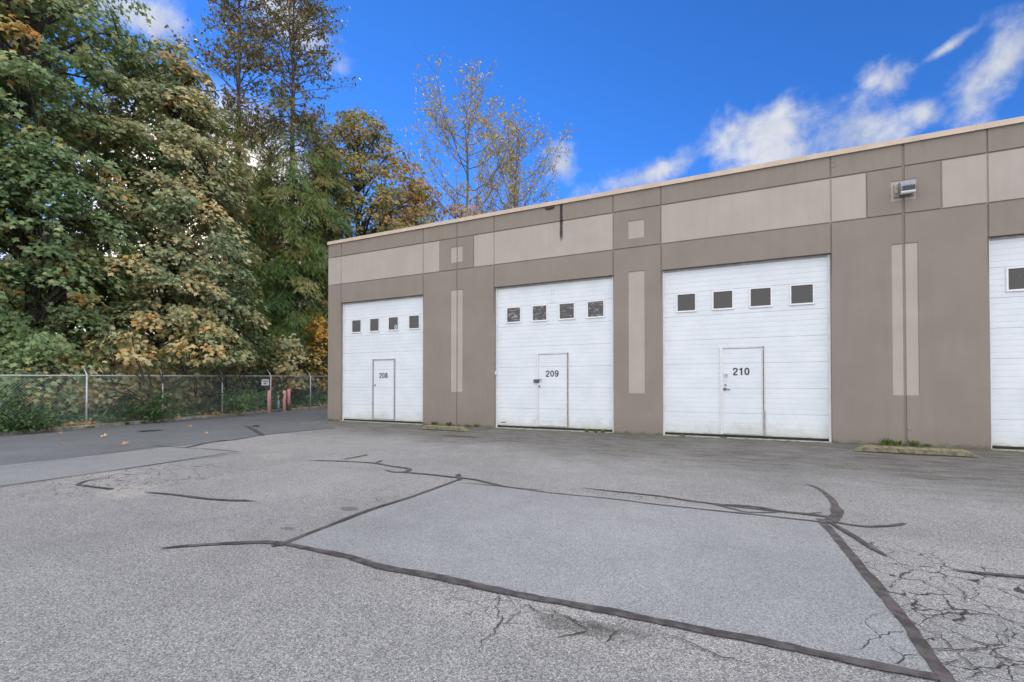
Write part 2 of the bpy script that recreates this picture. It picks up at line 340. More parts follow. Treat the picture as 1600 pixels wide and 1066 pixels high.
R = [([(250, 858), (305, 853), (381, 849), (419, 848), (444, 851)], (0.05, 0.08, 0.09), (1, 0)),
     ([(423, 855), (434, 853), (446, 848)], 0.05, (1, 0)),
     ([(440, 850), (500, 862), (545, 871), (604, 889), (669, 900), (764, 921), (860, 940), (952, 957), (1059, 979), (1161, 998), (1253, 1017), (1346, 1037), (1457, 1058), (1484, 1064)], (0.07, 0.085, 0.10, 0.085, 0.085, 0.08), (0, 0)),
     ([(436, 853), (505, 826), (585, 795), (638, 779), (707, 754), (720, 748)], (0.075, 0.065, 0.07), (0, 0)),
     ([(477, 720), (528, 721), (581, 724), (611, 729), (638, 733), (636, 737), (629, 739)], (0.05, 0.07, 0.11), (1, 0)),
     ([(602, 735), (614, 738), (634, 739), (669, 742), (716, 747), (741, 750)], (0.06, 0.07, 0.08), (1, 0)),
     ([(537, 718), (555, 715), (575, 711)], 0.07, (1, 1)), ([(587, 724), (597, 720)], 0.05, (0, 1)),
     ([(714, 742), (719, 751)], 0.07, (1, 0)),
     ([(714, 755), (775, 760), (860, 771), (960, 781), (1031, 790), (1184, 806), (1285, 817)], (0.035, 0.03, 0.03, 0.04), (1, 0)),
     ([(741, 750), (775, 758), (800, 763), (850, 767)], (0.05, 0.04, 0.02), (0, 1)),
     ([(911, 763), (965, 769), (1031, 776), (1077, 783), (1124, 789), (1165, 794), (1211, 799), (1260, 803), (1285, 801)], (0.04, 0.06, 0.07, 0.06, 0.05), (1, 1)),
     ([(1119, 789), (1145, 796), (1165, 801), (1198, 802), (1221, 799)], (0.05, 0.05, 0.06), (0, 0)),
     ([(1133, 789), (1184, 793), (1221, 800), (1276, 806), (1297, 809)], (0.05, 0.06, 0.07), (0, 0)),
     ([(1257, 756), (1279, 764), (1297, 778), (1306, 792), (1308, 803), (1300, 812), (1288, 816)], (0.025, 0.06, 0.09, 0.13, 0.12), (1, 0)),
     ([(1293, 815), (1346, 823), (1383, 823), (1415, 819)], (0.05, 0.05, 0.055), (0, 1)),
     ([(1281, 812), (1311, 845), (1346, 889), (1373, 921), (1410, 967), (1452, 1028), (1484, 1068), (1500, 1090)], (0.08, 0.09, 0.085, 0.09, 0.095), (0, 0)),
     ([(1297, 817), (1336, 840), (1360, 856), (1387, 871)], (0.06, 0.06, 0.045), (0, 1)),
     ([(1482, 891), (1531, 897), (1600, 903), (1700, 911)], (0.035, 0.055, 0.06), (1, 0)),
     ([(225, 770), (274, 774), (331, 781), (400, 784)], (0.04, 0.07, 0.07), (1, 1)),
     ([(178, 765), (150, 762), (120, 758)], 0.06, (1, 0)), ([(120, 758), (141, 751), (183, 745)], (0.06, 0.05, 0.02), (0, 1)),
     ([(-120, 776), (0, 762), (185, 735), (373, 706)], (0.02, 0.025, 0.045), (0, 1)),
     ([(-120, 747), (0, 733), (115, 716), (236, 699), (290, 692)], (0.025, 0.025), (0, 1)),
     ([(236, 696), (285, 700), (324, 702), (373, 706)], (0.06, 0.05, 0.04), (1, 0)),
     ([(274, 700), (300, 698), (328, 692), (370, 687), (411, 680), (440, 677), (470, 674), (520, 669)], (0.12, 0.10, 0.07, 0.06, 0.05, 0.10), (1, 1)),
     ([(290, 700), (312, 695), (345, 689), (372, 688)], (0.10, 0.07), (1, 1)),
     ([(384, 666), (398, 673), (411, 681)], (0.16, 0.16), (1, 1)),
     ([(455, 693), (500, 692), (545, 693)], (0.02, 0.03), (1, 1)) if False else ([(716, 741), (720, 745)], 0.05, (1, 1))]
for pts, w, tp in R: ribbon(sb, pts, w, taper=tp)
o = sb.build('crack_sealant', M_SEAL); o['kind'] = 'structure'
cb = MB()
CR = [([(779, 929), (777, 942), (772, 951), (779, 963), (783, 976), (775, 990), (756, 1005), (752, 1018)], .014), ([(813, 951), (794, 969), (783, 976)], .012),
      ([(726, 940), (748, 945), (768, 950)], .008), ([(813, 951), (830, 946), (838, 957), (850, 962)], .016),
      ([(836, 958), (860, 955), (888, 967), (920, 984), (962, 979), (983, 970)], .018), ([(985, 972), (1045, 995), (1100, 1016), (1156, 1035), (1239, 1046)], .009),
      ([(850, 1001), (890, 992), (920, 984)], .012), ([(943, 1009), (958, 992), (971, 984)], .012), ([(962, 979), (985, 972)], .015),
      ([(1387, 852), (1394, 862), (1390, 872), (1412, 884), (1433, 890), (1464, 898), (1479, 891)], .010), ([(1464, 898), (1491, 916), (1505, 927), (1506, 942)], .012),
      ([(1402, 950), (1433, 959), (1451, 968), (1479, 960), (1520, 961), (1555, 965), (1600, 979), (1660, 1000)], .013),
      ([(1451, 968), (1476, 982), (1513, 1000), (1546, 1009), (1600, 1015), (1680, 1026)], .015), ([(1430, 984), (1464, 989), (1488, 1009), (1494, 1018)], .013),
      ([(1451, 1017), (1488, 1018), (1519, 1015), (1546, 1009)], .013), ([(1494, 1018), (1513, 1037), (1534, 1052), (1513, 1068)], .016),
      ([(1476, 1040), (1500, 1038), (1513, 1037)], .010), ([(1546, 1009), (1571, 1034), (1600, 1046), (1650, 1060)], .014),
      ([(1381, 959), (1364, 959), (1353, 970), (1360, 985), (1372, 997), (1350, 1011), (1340, 1018)], .010), ([(1372, 997), (1387, 989), (1412, 986)], .009),
      ([(1386, 1008), (1402, 1020), (1415, 1028), (1439, 1026)], .012), ([(1415, 1028), (1402, 1040)], .012), ([(1412, 884), (1395, 880), (1365, 883), (1372, 890)], .008),
      ([(1402, 950), (1425, 945), (1440, 930), (1460, 928)], .008), ([(1555, 965), (1570, 985), (1566, 1000), (1546, 1009)], .010), ([(1534, 1052), (1560, 1048), (1571, 1034)], .010),
      ([(578, 778), (590, 783), (600, 779)], .012), ([(600, 779), (628, 776)], .008), ([(595, 768), (615, 757), (640, 750)], .008)]
for pts, w in CR: ribbon(cb, pts, (w * 0.25, w * 0.55, w * 0.35), base=0.0052, jit=0.6, wig=0.006, step=0.018, raw=True)
o = cb.build('pavement_cracks', M_CRACK); o['kind'] = 'structure'

# ---- ground beyond
M_SOIL = worn('forest_soil', (0.030, 0.022, 0.014), (0.065, 0.045, 0.026), 6, rough=0.95, bump=0.5, bscale=25)
M_FAR = worn('far_grass', (0.05, 0.07, 0.03), (0.08, 0.09, 0.05), 0.2, rough=0.95, bump=0)
mb = MB(); mb.v = [(-900, -900, -0.75), (900, -900, -0.75), (900, 900, -0.75), (-900, 900, -0.75)]; mb.f = [(0, 1, 2, 3)]; mb.m = [0]
o = mb.build('ground', M_FAR); o['kind'] = 'structure'
mb = MB(); xs = [-60, -40, -28, -20, -15, -12, -10, -8.6, -7.38]; ys = [-45] + fr(-15, 10, 20) + [30, 70]
for y in ys:
    for x in xs:
        mb.v.append((x, y, gz(-7.3, y) + 0.10 + 0.05 * math.sin(x * 2.1 + y * 1.3) * (x < -8) + 0.03 * max(0, -8 - x)))
for j in range(len(ys) - 1):
    for i in range(len(xs) - 1):
        a = j * len(xs) + i; mb.f.append((a, a + 1, a + len(xs) + 1, a + len(xs))); mb.m.append(0)
o = mb.build('forest_floor', M_SOIL, smooth=True); o['kind'] = 'structure'

# kerb: cast concrete lengths with a rounded top edge, mossy
def moss_concrete(name, c1, c2, moss, amt=0.5, sc=7, up=False):
    mt, t, p = material(name, rough=0.9); oc = objco(t)
    b = mixc(t, maprange(t, noise(t, oc, 14, 6, 0.7), 0.3, 0.7), c1, c2)
    mk = math_n(t, 'MULTIPLY', maprange(t, noise(t, oc, sc, 7, 0.7), 0.5 - amt * 0.25, 0.72 - amt * 0.25), 0.85)
    if up:
        gn = N(t, 'ShaderNodeNewGeometry'); nzz = sepxyz(t, gn.outputs['True Normal'])[2]
        mk = math_n(t, 'MULTIPLY', mk, maprange(t, math_n(t, 'ADD', math_n(t, 'ABSOLUTE', nzz), math_n(t, 'MULTIPLY', noise(t, oc, 12, 5), 0.8)), 0.55, 1.0, 0.25, 1.0))
    b = mixc(t, mk, b, moss)
    b = mixc(t, maprange(t, noise(t, oc, 60, 3, 0.6), 0.60, 0.72), b, tuple(x * 0.35 for x in c1))
    lnk(t, b, p.inputs['Base Color']); add_bump(t, p, noise(t, oc, 45, 5, 0.7), 0.6, 0.012); return mt
M_KERB = moss_concrete('mossy_kerb', (0.22, 0.21, 0.19), (0.34, 0.33, 0.30), (0.07, 0.085, 0.03), 0.45)
mb = MB(); ky = -20.0
while ky < 40:
    L = 3.0; e = 0.012; n = 6
    for a in range(n):
        y0 = ky + e + (L - 2 * e) * a / n; y1 = ky + e + (L - 2 * e) * (a + 1) / n
        prof = lambda y: [(-7.20, gz(-7.2, y) - 0.02), (-7.215, gz(-7.2, y) + 0.09), (-7.235, gz(-7.2, y) + 0.115), (-7.36, gz(-7.2, y) + 0.125), (-7.38, gz(-7.2, y) + 0.05)]
        A = prof(y0); B = prof(y1)
        for q in range(4): mb.face([(A[q][0], y0, A[q][1]), (B[q][0], y1, B[q][1]), (B[q + 1][0], y1, B[q + 1][1]), (A[q + 1][0], y0, A[q + 1][1])][::-1])
        if a == 0: mb.face([(x, y0, z) for x, z in A])
        if a == n - 1: mb.face([(x, y1, z) for x, z in B][::-1])
    ky += L
tag(mb.build('kerb', M_KERB), 'low mossy concrete kerb running along the foot of the chain link fence', 'kerb')

# manhole
mx, my = near(237, 674); mz = gz(mx, my)
M_IRON = worn('cast_iron', (0.035, 0.036, 0.040), (0.06, 0.06, 0.062), 20, rough=0.65, metal=0.3, bump=0.4, bscale=60)
mh = empty('manhole_cover', (mx, my, mz)); tag(mh, 'round dark iron manhole cover set flush in the blue grey lane', 'manhole cover')
mb = MB()
for (r0, r1, z0, z1) in ((0.0, 0.30, 0.012, 0.012),):
    n = 36; mb.face([(r1 * math.cos(2 * math.pi * q / n), r1 * math.sin(2 * math.pi * q / n), z1) for q in range(n)])
for i in range(-5, 6):
    w = math.sqrt(max(0, 0.27 ** 2 - (i * 0.05) ** 2)); mb.box(i * 0.05 - 0.008, i * 0.05 + 0.008, -w, w, 0.0125, 0.017)
mb.build('lid', M_IRON, mh)
mb = MB(); n = 36
for q in range(n):
    a, b = 2 * math.pi * q / n, 2 * math.pi * (q + 1) / n
    mb.face([(0.31 * math.cos(a), 0.31 * math.sin(a), 0.015), (0.35 * math.cos(a), 0.35 * math.sin(a), 0.015), (0.35 * math.cos(b), 0.35 * math.sin(b), 0.015), (0.31 * math.cos(b), 0.31 * math.sin(b), 0.015)])
mb.build('ring', M_IRON, mh)

# ------------------------------------------------------------------ building
def wall_paint(name, c, stain=True):
    mt, t, p = material(name, c, 0.78, spec=0.3); oc = objco(t); x, y, z = sepxyz(t, oc)
    f = maprange(t, noise(t, oc, 1.1, 5, 0.6), 0.3, 0.7)
    b = mixc(t, f, tuple(q * 0.94 for q in c), tuple(q * 1.05 for q in c))
    st = N(t, 'ShaderNodeMapping'); lnk(t, oc, st.inputs[0]); st.inputs['Scale'].default_value = (3.0, 3.0, 0.18)
    b = mixc(t, math_n(t, 'MULTIPLY', maprange(t, noise(t, st.outputs[0], 2.0, 6, 0.65), 0.45, 0.8), 0.30), b, tuple(q * 0.72 for q in c))
    b = mixc(t, math_n(t, 'MULTIPLY', maprange(t, noise(t, oc, 160, 2), 0.3, 0.7), 0.10), b, tuple(q * 0.8 for q in c))
    # splash-back grime and algae at the foot
    zz = math_n(t, 'ADD', z, math_n(t, 'MULTIPLY', math_n(t, 'SUBTRACT', noise(t, oc, 5, 5, 0.7), 0.5), 0.35))
    b = mixc(t, math_n(t, 'MULTIPLY', maprange(t, zz, 0.55, 0.0), 0.30), b, tuple(q * 0.62 for q in c))
    b = mixc(t, math_n(t, 'MULTIPLY', maprange(t, zz, 0.10, -0.04), 0.8), b, (0.055, 0.065, 0.03))
    # rain streaks below the coping, and the one black tar run
    zt = maprange(t, z, 5.9, 6.45)
    b = mixc(t, math_n(t, 'MULTIPLY', math_n(t, 'MULTIPLY', zt, maprange(t, noise(t, st.outputs[0], 5.0, 4, 0.6), 0.45, 0.7)), 0.22), b, tuple(q * 0.6 for q in c))
    dx = math_n(t, 'ABSOLUTE', math_n(t, 'ADD', math_n(t, 'SUBTRACT', x, TAR_X), math_n(t, 'MULTIPLY', math_n(t, 'SUBTRACT', noise(t, oc, 16, 4, 0.7), 0.5), 0.05)))
    m1 = math_n(t, 'MULTIPLY', maprange(t, dx, 0.056, 0.030), maprange(t, math_n(t, 'ADD', z, math_n(t, 'MULTIPLY', noise(t, oc, 30, 3), 0.3)), 5.50, 5.75))
    b = mixc(t, math_n(t, 'MULTIPLY', m1, 0.92), b, (0.022, 0.017, 0.015))
    lnk(t, b, p.inputs['Base Color'])
    add_bump(t, p, math_n(t, 'ADD', noise(t, oc, 220, 3), math_n(t, 'MULTIPLY', noise(t, oc, 6, 3), 2.0)), 0.25, 0.004)
    return mt
def onwall(px, py, yy=0.0):
    d = ray(px, py); t = (yy - CAM[1]) / d[1]; p = CAM + d * t; return p[0], p[2]
TAR_X = onwall(877, 345)[0]
M_TAUPE = wall_paint('taupe_paint', (0.234, 0.203, 0.178)); M_LIGHT = wall_paint('pale_taupe_paint', (0.370, 0.338, 0.306))
M_JOINT = material('joint_caulk', (0.17, 0.145, 0.130), 0.8)[0]
BX1 = 23.0; ZB0, ZB1 = 4.98, 6.00; ZH = 4.30; ZTOP = 6.50
bld = empty('warehouse_building', (0, 0, 0))
tag(bld, 'low taupe concrete warehouse with pale panel band and white numbered roll doors', 'warehouse')
DOORS = [(0.63, 4.26), (6.91, 10.54), (11.81, 15.47), (18.12, 21.75)]
VG = [(0.63, ZH, 9, 0.016), (4.26, ZH, 9, 0.016), (5.567, -1, 9, 0.022), (6.895, ZH, 9, 0.016), (10.54, ZH, 9, 0.018), (11.79, ZH, 9, 0.018), (15.475, ZH, 9, 0.018),
      (16.772, -1, 9, 0.026), (18.115, ZH, 9, 0.018), (21.75, ZH, 9, 0.018), (4.91, ZB0, ZB1, 0.016), (6.175, ZB0, ZB1, 0.016), (16.133, ZB0, ZB1, 0.016), (17.398, ZB0, ZB1, 0.016)]
HG = [ZB0, ZB1]
INS = [(5.328, 5.785, 1.08, 4.345), (5.328, 5.785, 5.22, 5.725), (10.935, 11.38, 1.08, 4.345), (10.935, 11.38, 5.225, 5.71), (16.555, 17.012, 1.08, 4.345), (16.55, 17.00, 5.27, 5.715), (22.15, 22.60, 1.08, 4.345), (22.15, 22.60, 5.225, 5.71)]
BELT = [(0, 0.63), (0.63, 4.26), (4.26, 4.91), (6.175, 6.895), (6.895, 10.54), (11.79, 15.475), (15.475, 16.133), (17.398, 18.115), (18.115, 21.75)]
SL = 0.013
xs = {0.0, BX1}; zs = {-0.35, ZTOP, ZH}
for x, a, b, w in VG: xs |= {x - w, x - w + SL * 0.7, x + w - SL * 0.7, x + w}
for z in HG: zs |= {z - .02, z - .02 + SL * 0.7, z + .02 - SL * 0.7, z + .02}
for a, b, c, d in INS:
    xs |= {a, a + SL, b, b - SL}; zs |= {c, c + SL, d, d - SL}
for a, b in DOORS: xs |= {a, b}
for a, b in BELT: xs |= {a, b}
xs |= {1.5, 2.5, 3.5, 8, 9, 12.5, 13.5, 14.5, 19, 20, 21}; zs |= {0.5, 2.2, 3.3}
def uniq(s):
    o = []
    for v in sorted(s):
        if not o or v - o[-1] > 1e-4: o.append(v)
    return o
xs = uniq(xs); zs = uniq(zs)
def trap(d, w, dep):                     # groove profile
    d = abs(d)
    if d >= w: return 0.0
    return dep * min(1.0, (w - d) / (SL * 0.7))
def depth(x, z):
    v = 0.0
    for a, b, c, d in INS:
        m_ = min(x - a, b - x, z - c, d - z)
        if m_ > 0: v = max(v, 0.014 * min(1, m_ / SL))
    for gx, z0, z1, w in VG:
        if z0 - 1e-6 <= z <= z1 + 1e-6: v = max(v, trap(x - gx, w, 0.024))
    for hz in HG: v = max(v, trap(z - hz, 0.02, 0.022))
    return v
def in_door(x, z): return z < ZH and any(a < x < b for a, b in DOORS)
dv = [[depth(x, z) for x in xs] for z in zs]
def is_light(x, z):
    for i, (a, b, c, d) in enumerate(INS):
        if a + SL * .5 < x < b - SL * .5 and c + SL * .5 < z < d - SL * .5: return 'p%d' % i
    if ZB0 + 0.0 < z < ZB1 - 0.0:
        for i, (a, b) in enumerate(BELT):
            if a < x < b: return 'b%d' % i
    return None
parts = {}
wall = MB()
for j in range(len(zs) - 1):
    for i in range(len(xs) - 1):
        cx, cz = (xs[i] + xs[i + 1]) / 2, (zs[j] + zs[j + 1]) / 2
        if in_door(cx, cz): continue
        q = [(xs[i], dv[j][i], zs[j]), (xs[i + 1], dv[j][i + 1], zs[j]), (xs[i + 1], dv[j + 1][i + 1], zs[j + 1]), (xs[i], dv[j + 1][i], zs[j + 1])]
        k = is_light(cx, cz)
        lite = k is not None
        # the joints themselves keep the dark paint through the pale insets
        for gx, z0, z1, w in VG:
            if lite and abs(cx - gx) < w - 0.004 and z0 <= cz <= z1 and k[0] == 'p': lite = False
        (parts.setdefault(k, MB()) if lite else wall).face(q)
TH = 0.28
for a, b in DOORS:                       # reveals
    wall.face([(a, 0, -0.35), (a, 0, ZH), (a, TH, ZH), (a, TH, -0.35)]); wall.face([(b, 0, -0.35), (b, TH, -0.35), (b, TH, ZH), (b, 0, ZH)])
    wall.face([(a, 0, ZH), (b, 0, ZH), (b, TH, ZH), (a, TH, ZH)])
    wall.box(a - 0.3, b + 0.3, TH, TH + 0.02, -0.3, ZH + 0.3)
# side, back and east walls, parapet backs
wall.box(-0.0, 0.2, 0.001, 22.0, -0.35, ZTOP); wall.box(BX1 - 0.2, BX1, 0.03, 22.0, -0.35, ZTOP)
wall.box(0.2, BX1 - 0.2, 21.8, 22.0, -0.35, ZTOP); wall.box(0.2, BX1 - 0.2, 0.2, 0.279, ZH + 0.32, ZTOP)
wall.build('wall', M_TAUPE, bld)
for k, mbp in parts.items():
    o = mbp.build('pale_panel', M_LIGHT, bld)
M_ROOF = worn('roof_membrane', (0.12, 0.12, 0.12), (0.18, 0.18, 0.17), 2, rough=0.9)
mb = MB(); mb.box(0.2, BX1 - 0.2, 0.28, 21.8, 6.0, 6.1); mb.build('roof', M_ROOF, bld)
M_CAP = worn('coping_metal', (0.46, 0.375, 0.30), (0.53, 0.44, 0.36), 2.5, rough=0.5, bump=0)
mb = MB(); x = -0.03
for xe in (2.9, 5.9, 7.85, 10.0, 12.9, 15.0, 17.94, 20.9, BX1 + 0.03):
    mb.box(x + 0.002, xe - 0.002, -0.03, 0.30, 6.485, 6.605); 
    mb.box(x + 0.002, xe - 0.002, -0.042, -0.030, 6.485, 6.497)
    x = xe
mb.box(-0.03, 0.22, 0.302, 22.02, 6.485, 6.605); mb.box(BX1 - 0.22, BX1 + 0.03, 0.302, 22.02, 6.485, 6.605); mb.box(0.222, BX1 - 0.222, 21.78, 22.02, 6.485, 6.605)
mb.build('parapet_cap', M_CAP, bld)
M_RUST = material('rust_brown', (0.05, 0.028, 0.02), 0.9)[0]; M_DKSTEEL = worn('dark_steel', (0.10, 0.105, 0.115), (0.15, 0.155, 0.165), 30, rough=0.5, metal=0.4, bump=0)
a0, _ = onwall(852, 323); a1, zz0 = onwall(866, 321)
mb = MB(); mb.box(a0, a1, -0.036, 0.0, 6.415, 6.484); mb.box(a0 + .05, a1 - .03, -0.034, 0, 6.395, 6.415); mb.build('scupper', M_RUST, bld)
for px, py in ((527, 394), (1303, 258)):                # cast-in lifting points, patched over
    qx, qz = onwall(px, py); mb = MB(); n = 14
    for q in range(n):
        a, b = 2 * math.pi * q / n * 0.8 + 1, 2 * math.pi * (q + 1) / n * 0.8 + 1
        mb.face([(qx + .05 * math.cos(a), -0.003, qz + .05 * math.sin(a)), (qx + .065 * math.cos(a), -0.003, qz + .065 * math.sin(a)), (qx + .065 * math.cos(b), -0.003, qz + .065 * math.sin(b)), (qx + .05 * math.cos(b), -0.003, qz + .05 * math.sin(b))][::-1])
    mb.build('lifting_point', M_JOINT if px < 1000 else M_DKSTEEL, bld)
# little pipe spout low on the big pier
qx, qz = onwall(1420, 669); mb = MB(); mb.tube([(qx, 0.02, qz), (qx, -0.05, qz - 0.004)], 0.012, 8); mb.build('pipe_spout', M_CAP, bld, smooth=True)

# ---- roll doors
def door_paint():
    mt, t, p = material('white_door_steel', (0.74, 0.77, 0.80), 0.42, spec=0.45); oc = objco(t); x, y, z = sepxyz(t, oc)
    c1, c2 = (0.575, 0.625, 0.675), (0.635, 0.68, 0.73)
    b = mixc(t, maprange(t, noise(t, oc, 1.6, 5, 0.6), 0.3, 0.7), c1, c2)
    st = N(t, 'ShaderNodeMapping'); lnk(t, oc, st.inputs[0]); st.inputs['Scale'].default_value = (5.0, 5.0, 0.4)
    b = mixc(t, math_n(t, 'MULTIPLY', maprange(t, noise(t, st.outputs[0], 2.5, 6, 0.7), 0.52, 0.8), 0.25), b, (0.58, 0.58, 0.55))
    zz = math_n(t, 'ADD', z, math_n(t, 'MULTIPLY', math_n(t, 'SUBTRACT', noise(t, oc, 3, 6, 0.7), 0.5), 0.9))
    b = mixc(t, math_n(t, 'MULTIPLY', maprange(t, zz, 0.45, -0.05), 0.55), b, (0.34, 0.345, 0.25))
    b = mixc(t, math_n(t, 'MULTIPLY', maprange(t, math_n(t, 'ADD', z, math_n(t, 'MULTIPLY', noise(t, oc, 5, 6, 0.8), 0.16)), 0.21, 0.13), 0.6), b, (0.12, 0.12, 0.09))
    lnk(t, b, p.inputs['Base Color']); add_bump(t, p, noise(t, oc, 1.7, 3), 0.12, 0.02); return mt
M_WHITE = door_paint()
M_TRIM = worn('white_trim', (0.64, 0.65, 0.68), (0.72, 0.73, 0.76), 4, rough=0.5, bump=0)
M_ALU = worn('aluminium_frame', (0.27, 0.275, 0.30), (0.36, 0.365, 0.39), 9, rough=0.4, metal=0.5, bump=0)
M_ALUL = worn('pale_aluminium', (0.56, 0.58, 0.60), (0.64, 0.66, 0.69), 9, rough=0.4, metal=0.3, bump=0)
M_BROWN = worn('brown_gap_strip', (0.15, 0.125, 0.11), (0.26, 0.22, 0.20), 12, rough=0.7, bump=0)
M_RUBBER = material('black_rubber', (0.02, 0.02, 0.021), 0.85)[0]
M_SILL = moss_concrete('threshold_concrete', (0.34, 0.33, 0.30), (0.45, 0.44, 0.40), (0.12, 0.13, 0.06), 0.3)
M_SIGN = material('black_vinyl', (0.018, 0.020, 0.028), 0.5)[0]
M_KEY = material('white_plastic', (0.6, 0.61, 0.62), 0.4)[0]
def pane_mat(name, streak):
    mt, t, p = material(name, (0.03, 0.032, 0.036), 0.14, spec=0.5); oc = objco(t)
    st = N(t, 'ShaderNodeMapping'); lnk(t, oc, st.inputs[0]); st.inputs['Rotation'].default_value = (0, 0.55, 0); st.inputs['Scale'].default_value = (1.6, 1, 6)
    n_ = noise(t, st.outputs[0], 2.2, 5, 0.6, 1.4)
    c = mixc(t, math_n(t, 'MULTIPLY', maprange(t, n_, 0.50, 0.68), streak), (0.030, 0.030, 0.031), (0.34, 0.35, 0.38))
    lnk(t, c, p.inputs['Base Color']); lnk(t, maprange(t, n_, 0.4, 0.7, 0.1, 0.4), p.inputs['Roughness'])
    if streak > 0.3: add_bump(t, p, n_, 0.15, 0.02)
    return mt
M_PANE = pane_mat('dark_pane', 0.06); M_FILM = pane_mat('pane_with_crumpled_film', 0.75)
RH = 4.30 / 35
def ribs(mb, x0, x1, y, z0, z1):
    cuts = [z0] + [k * RH for k in range(0, 36) if z0 + 0.02 < k * RH < z1 - 0.02] + [z1]
    rows = []
    for i in range(len(cuts) - 1):
        a, b = cuts[i], cuts[i + 1]; kk = round(b / RH); sm = (kk % 5 == 0)
        gdep = 0.013 if sm else 0.0042; gw = 0.009 if sm else 0.010
        rows += [(y, a), (y - 0.0005, a + (b - a) * 0.5), (y, b - gw), (y + gdep, b - gw * 0.7), (y + gdep, b - gw * 0.15)] if i < len(cuts) - 2 else [(y, a), (y, b)]
    n = 10; i0 = len(mb.v)
    for (yy, z) in rows:
        for q in range(n + 1): mb.v.append((x0 + (x1 - x0) * q / n, yy, z))
    for j in range(len(rows) - 1):
        for q in range(n):
            a = i0 + j * (n + 1) + q; mb.f.append((a, a + 1, a + n + 2, a + n + 1)); mb.m.append(0)
def text_mesh(name, body, mat, parent, x0, x1, z0, z1, y, face='-y', bold=0.008):
    cu = bpy.data.curves.new(name, 'FONT'); cu.body = body; cu.offset = bold; cu.extrude = 0.004; cu.align_x = 'CENTER'; cu.space_character = 1.06
    cu.space_line = 0.85
    to = bpy.data.objects.new(name + '_tmp', cu); COL.objects.link(to)
    bpy.context.view_layer.update()
    me = bpy.data.meshes.new_from_object(to.evaluated_get(bpy.context.evaluated_depsgraph_get())); bpy.data.objects.remove(to)
    n = len(me.vertices); co = np.empty(n * 3); me.vertices.foreach_get('co', co); co = co.reshape(n, 3)
    mn, mx_ = co.min(0), co.max(0)
    u = (co[:, 0] - mn[0]) / (mx_[0] - mn[0]); v = (co[:, 1] - mn[1]) / (mx_[1] - mn[1]); w = (co[:, 2] - mn[2]) / max(1e-6, mx_[2] - mn[2])
    if face == '-y': out = np.stack([x0 + u * (x1 - x0), y - 0.003 * w, z0 + v * (z1 - z0)], 1)
    else: out = np.stack([y + 0.003 * w, x0 + u * (x1 - x0), z0 + v * (z1 - z0)], 1)
    st_ = (z1 - z0) * 0.030; polys = [tuple(p.vertices) for p in me.polygons]; V = []; Fc = []
    for c_, (dx_, dz_) in enumerate(((0, 0), (-st_, 0), (st_, 0), (0, st_ * 0.6), (0, -st_ * 0.6))):
        o2 = out.copy(); ax = 0 if face == '-y' else 1
        o2[:, ax] += dx_; o2[:, 2] += dz_; o2[:, 1 - ax] += (-0.0004 if face == '-y' else 0.0004) * c_
        V += [tuple(q) for q in o2]; Fc += [tuple(i_ + c_ * n for i_ in p) for p in polys]
    bpy.data.meshes.remove(me); me = bpy.data.meshes.new(name); me.from_pydata(V, [], Fc); me.materials.append(mat); me.update()
    o = bpy.data.objects.new(name, me); COL.objects.link(o); o.parent = parent; return o
ell = lambda cx, cy, rx, ry: [(cx + rx * math.sin(2 * math.pi * i / 28), cy + ry * math.cos(2 * math.pi * i / 28)) for i in range(29)]
def curve2(pts, k=7):
    out = []; P_ = [np.array(p) for p in pts]
    for i in range(len(P_) - 1):
        p0 = P_[max(i - 1, 0)]; p1 = P_[i]; p2 = P_[i + 1]; p3 = P_[min(i + 2, len(P_) - 1)]
        for j in range(k):
            t = j / k; out.append(tuple(0.5 * ((2 * p1) + (p2 - p0) * t + (2 * p0 - 5 * p1 + 4 * p2 - p3) * t * t + (3 * p1 - p0 - 3 * p2 + p3) * t ** 3)))
    return out + [tuple(P_[-1])]
DIG = {'0': [ell(.30, .50, .215, .42)], '8': [ell(.30, .735, .185, .185), ell(.30, .285, .215, .205)],
       '9': [ell(.30, .68, .21, .24), curve2([(.51, .68), (.51, .46), (.45, .20), (.30, .08), (.16, .11), (.09, .24)])],
       '2': [curve2([(.09, .66), (.13, .84), (.30, .92), (.48, .84), (.51, .68), (.42, .50), (.22, .32), (.12, .14)]), [(.05, .075), (.55, .075)]],
       '1': [[(.36, 0.0), (.36, 1.0)], [(.10, .74), (.24, .77), (.36, .90)]]}
def plate_number(name, body, mat, parent, x0, x1, z0, z1, y):
    mb = MB(); W_ = (x1 - x0) / (len(body) * 0.68 - 0.08); H_ = z1 - z0; c = 0
    for i, ch in enumerate(body):
        for st in DIG[ch]:
            P_ = [np.array([x0 + (i * 0.68 + a) * W_, z0 + b * H_]) for a, b in st]; hw = 0.084 * H_; c += 1; closed = np.linalg.norm(P_[0] - P_[-1]) < 1e-6; n = len(P_); L = []
            for q in range(n):
                d_ = (P_[(q + 1) % (n - 1)] - P_[q - 1 if q else n - 2]) if closed else (P_[min(q + 1, n - 1)] - P_[max(q - 1, 0)])
                d_ = d_ / np.linalg.norm(d_); nn = np.array([-d_[1], d_[0]]); L.append((P_[q] + nn * hw, P_[q] - nn * hw))
            yy = y - 0.002 - 0.0004 * c
            for q in range(n - 1): mb.face([(L[q][0][0], yy, L[q][0][1]), (L[q][1][0], yy, L[q][1][1]), (L[q + 1][1][0], yy, L[q + 1][1][1]), (L[q + 1][0][0], yy, L[q + 1][0][1])])
    return mb.build(name, mat, parent)
YD = 0.12
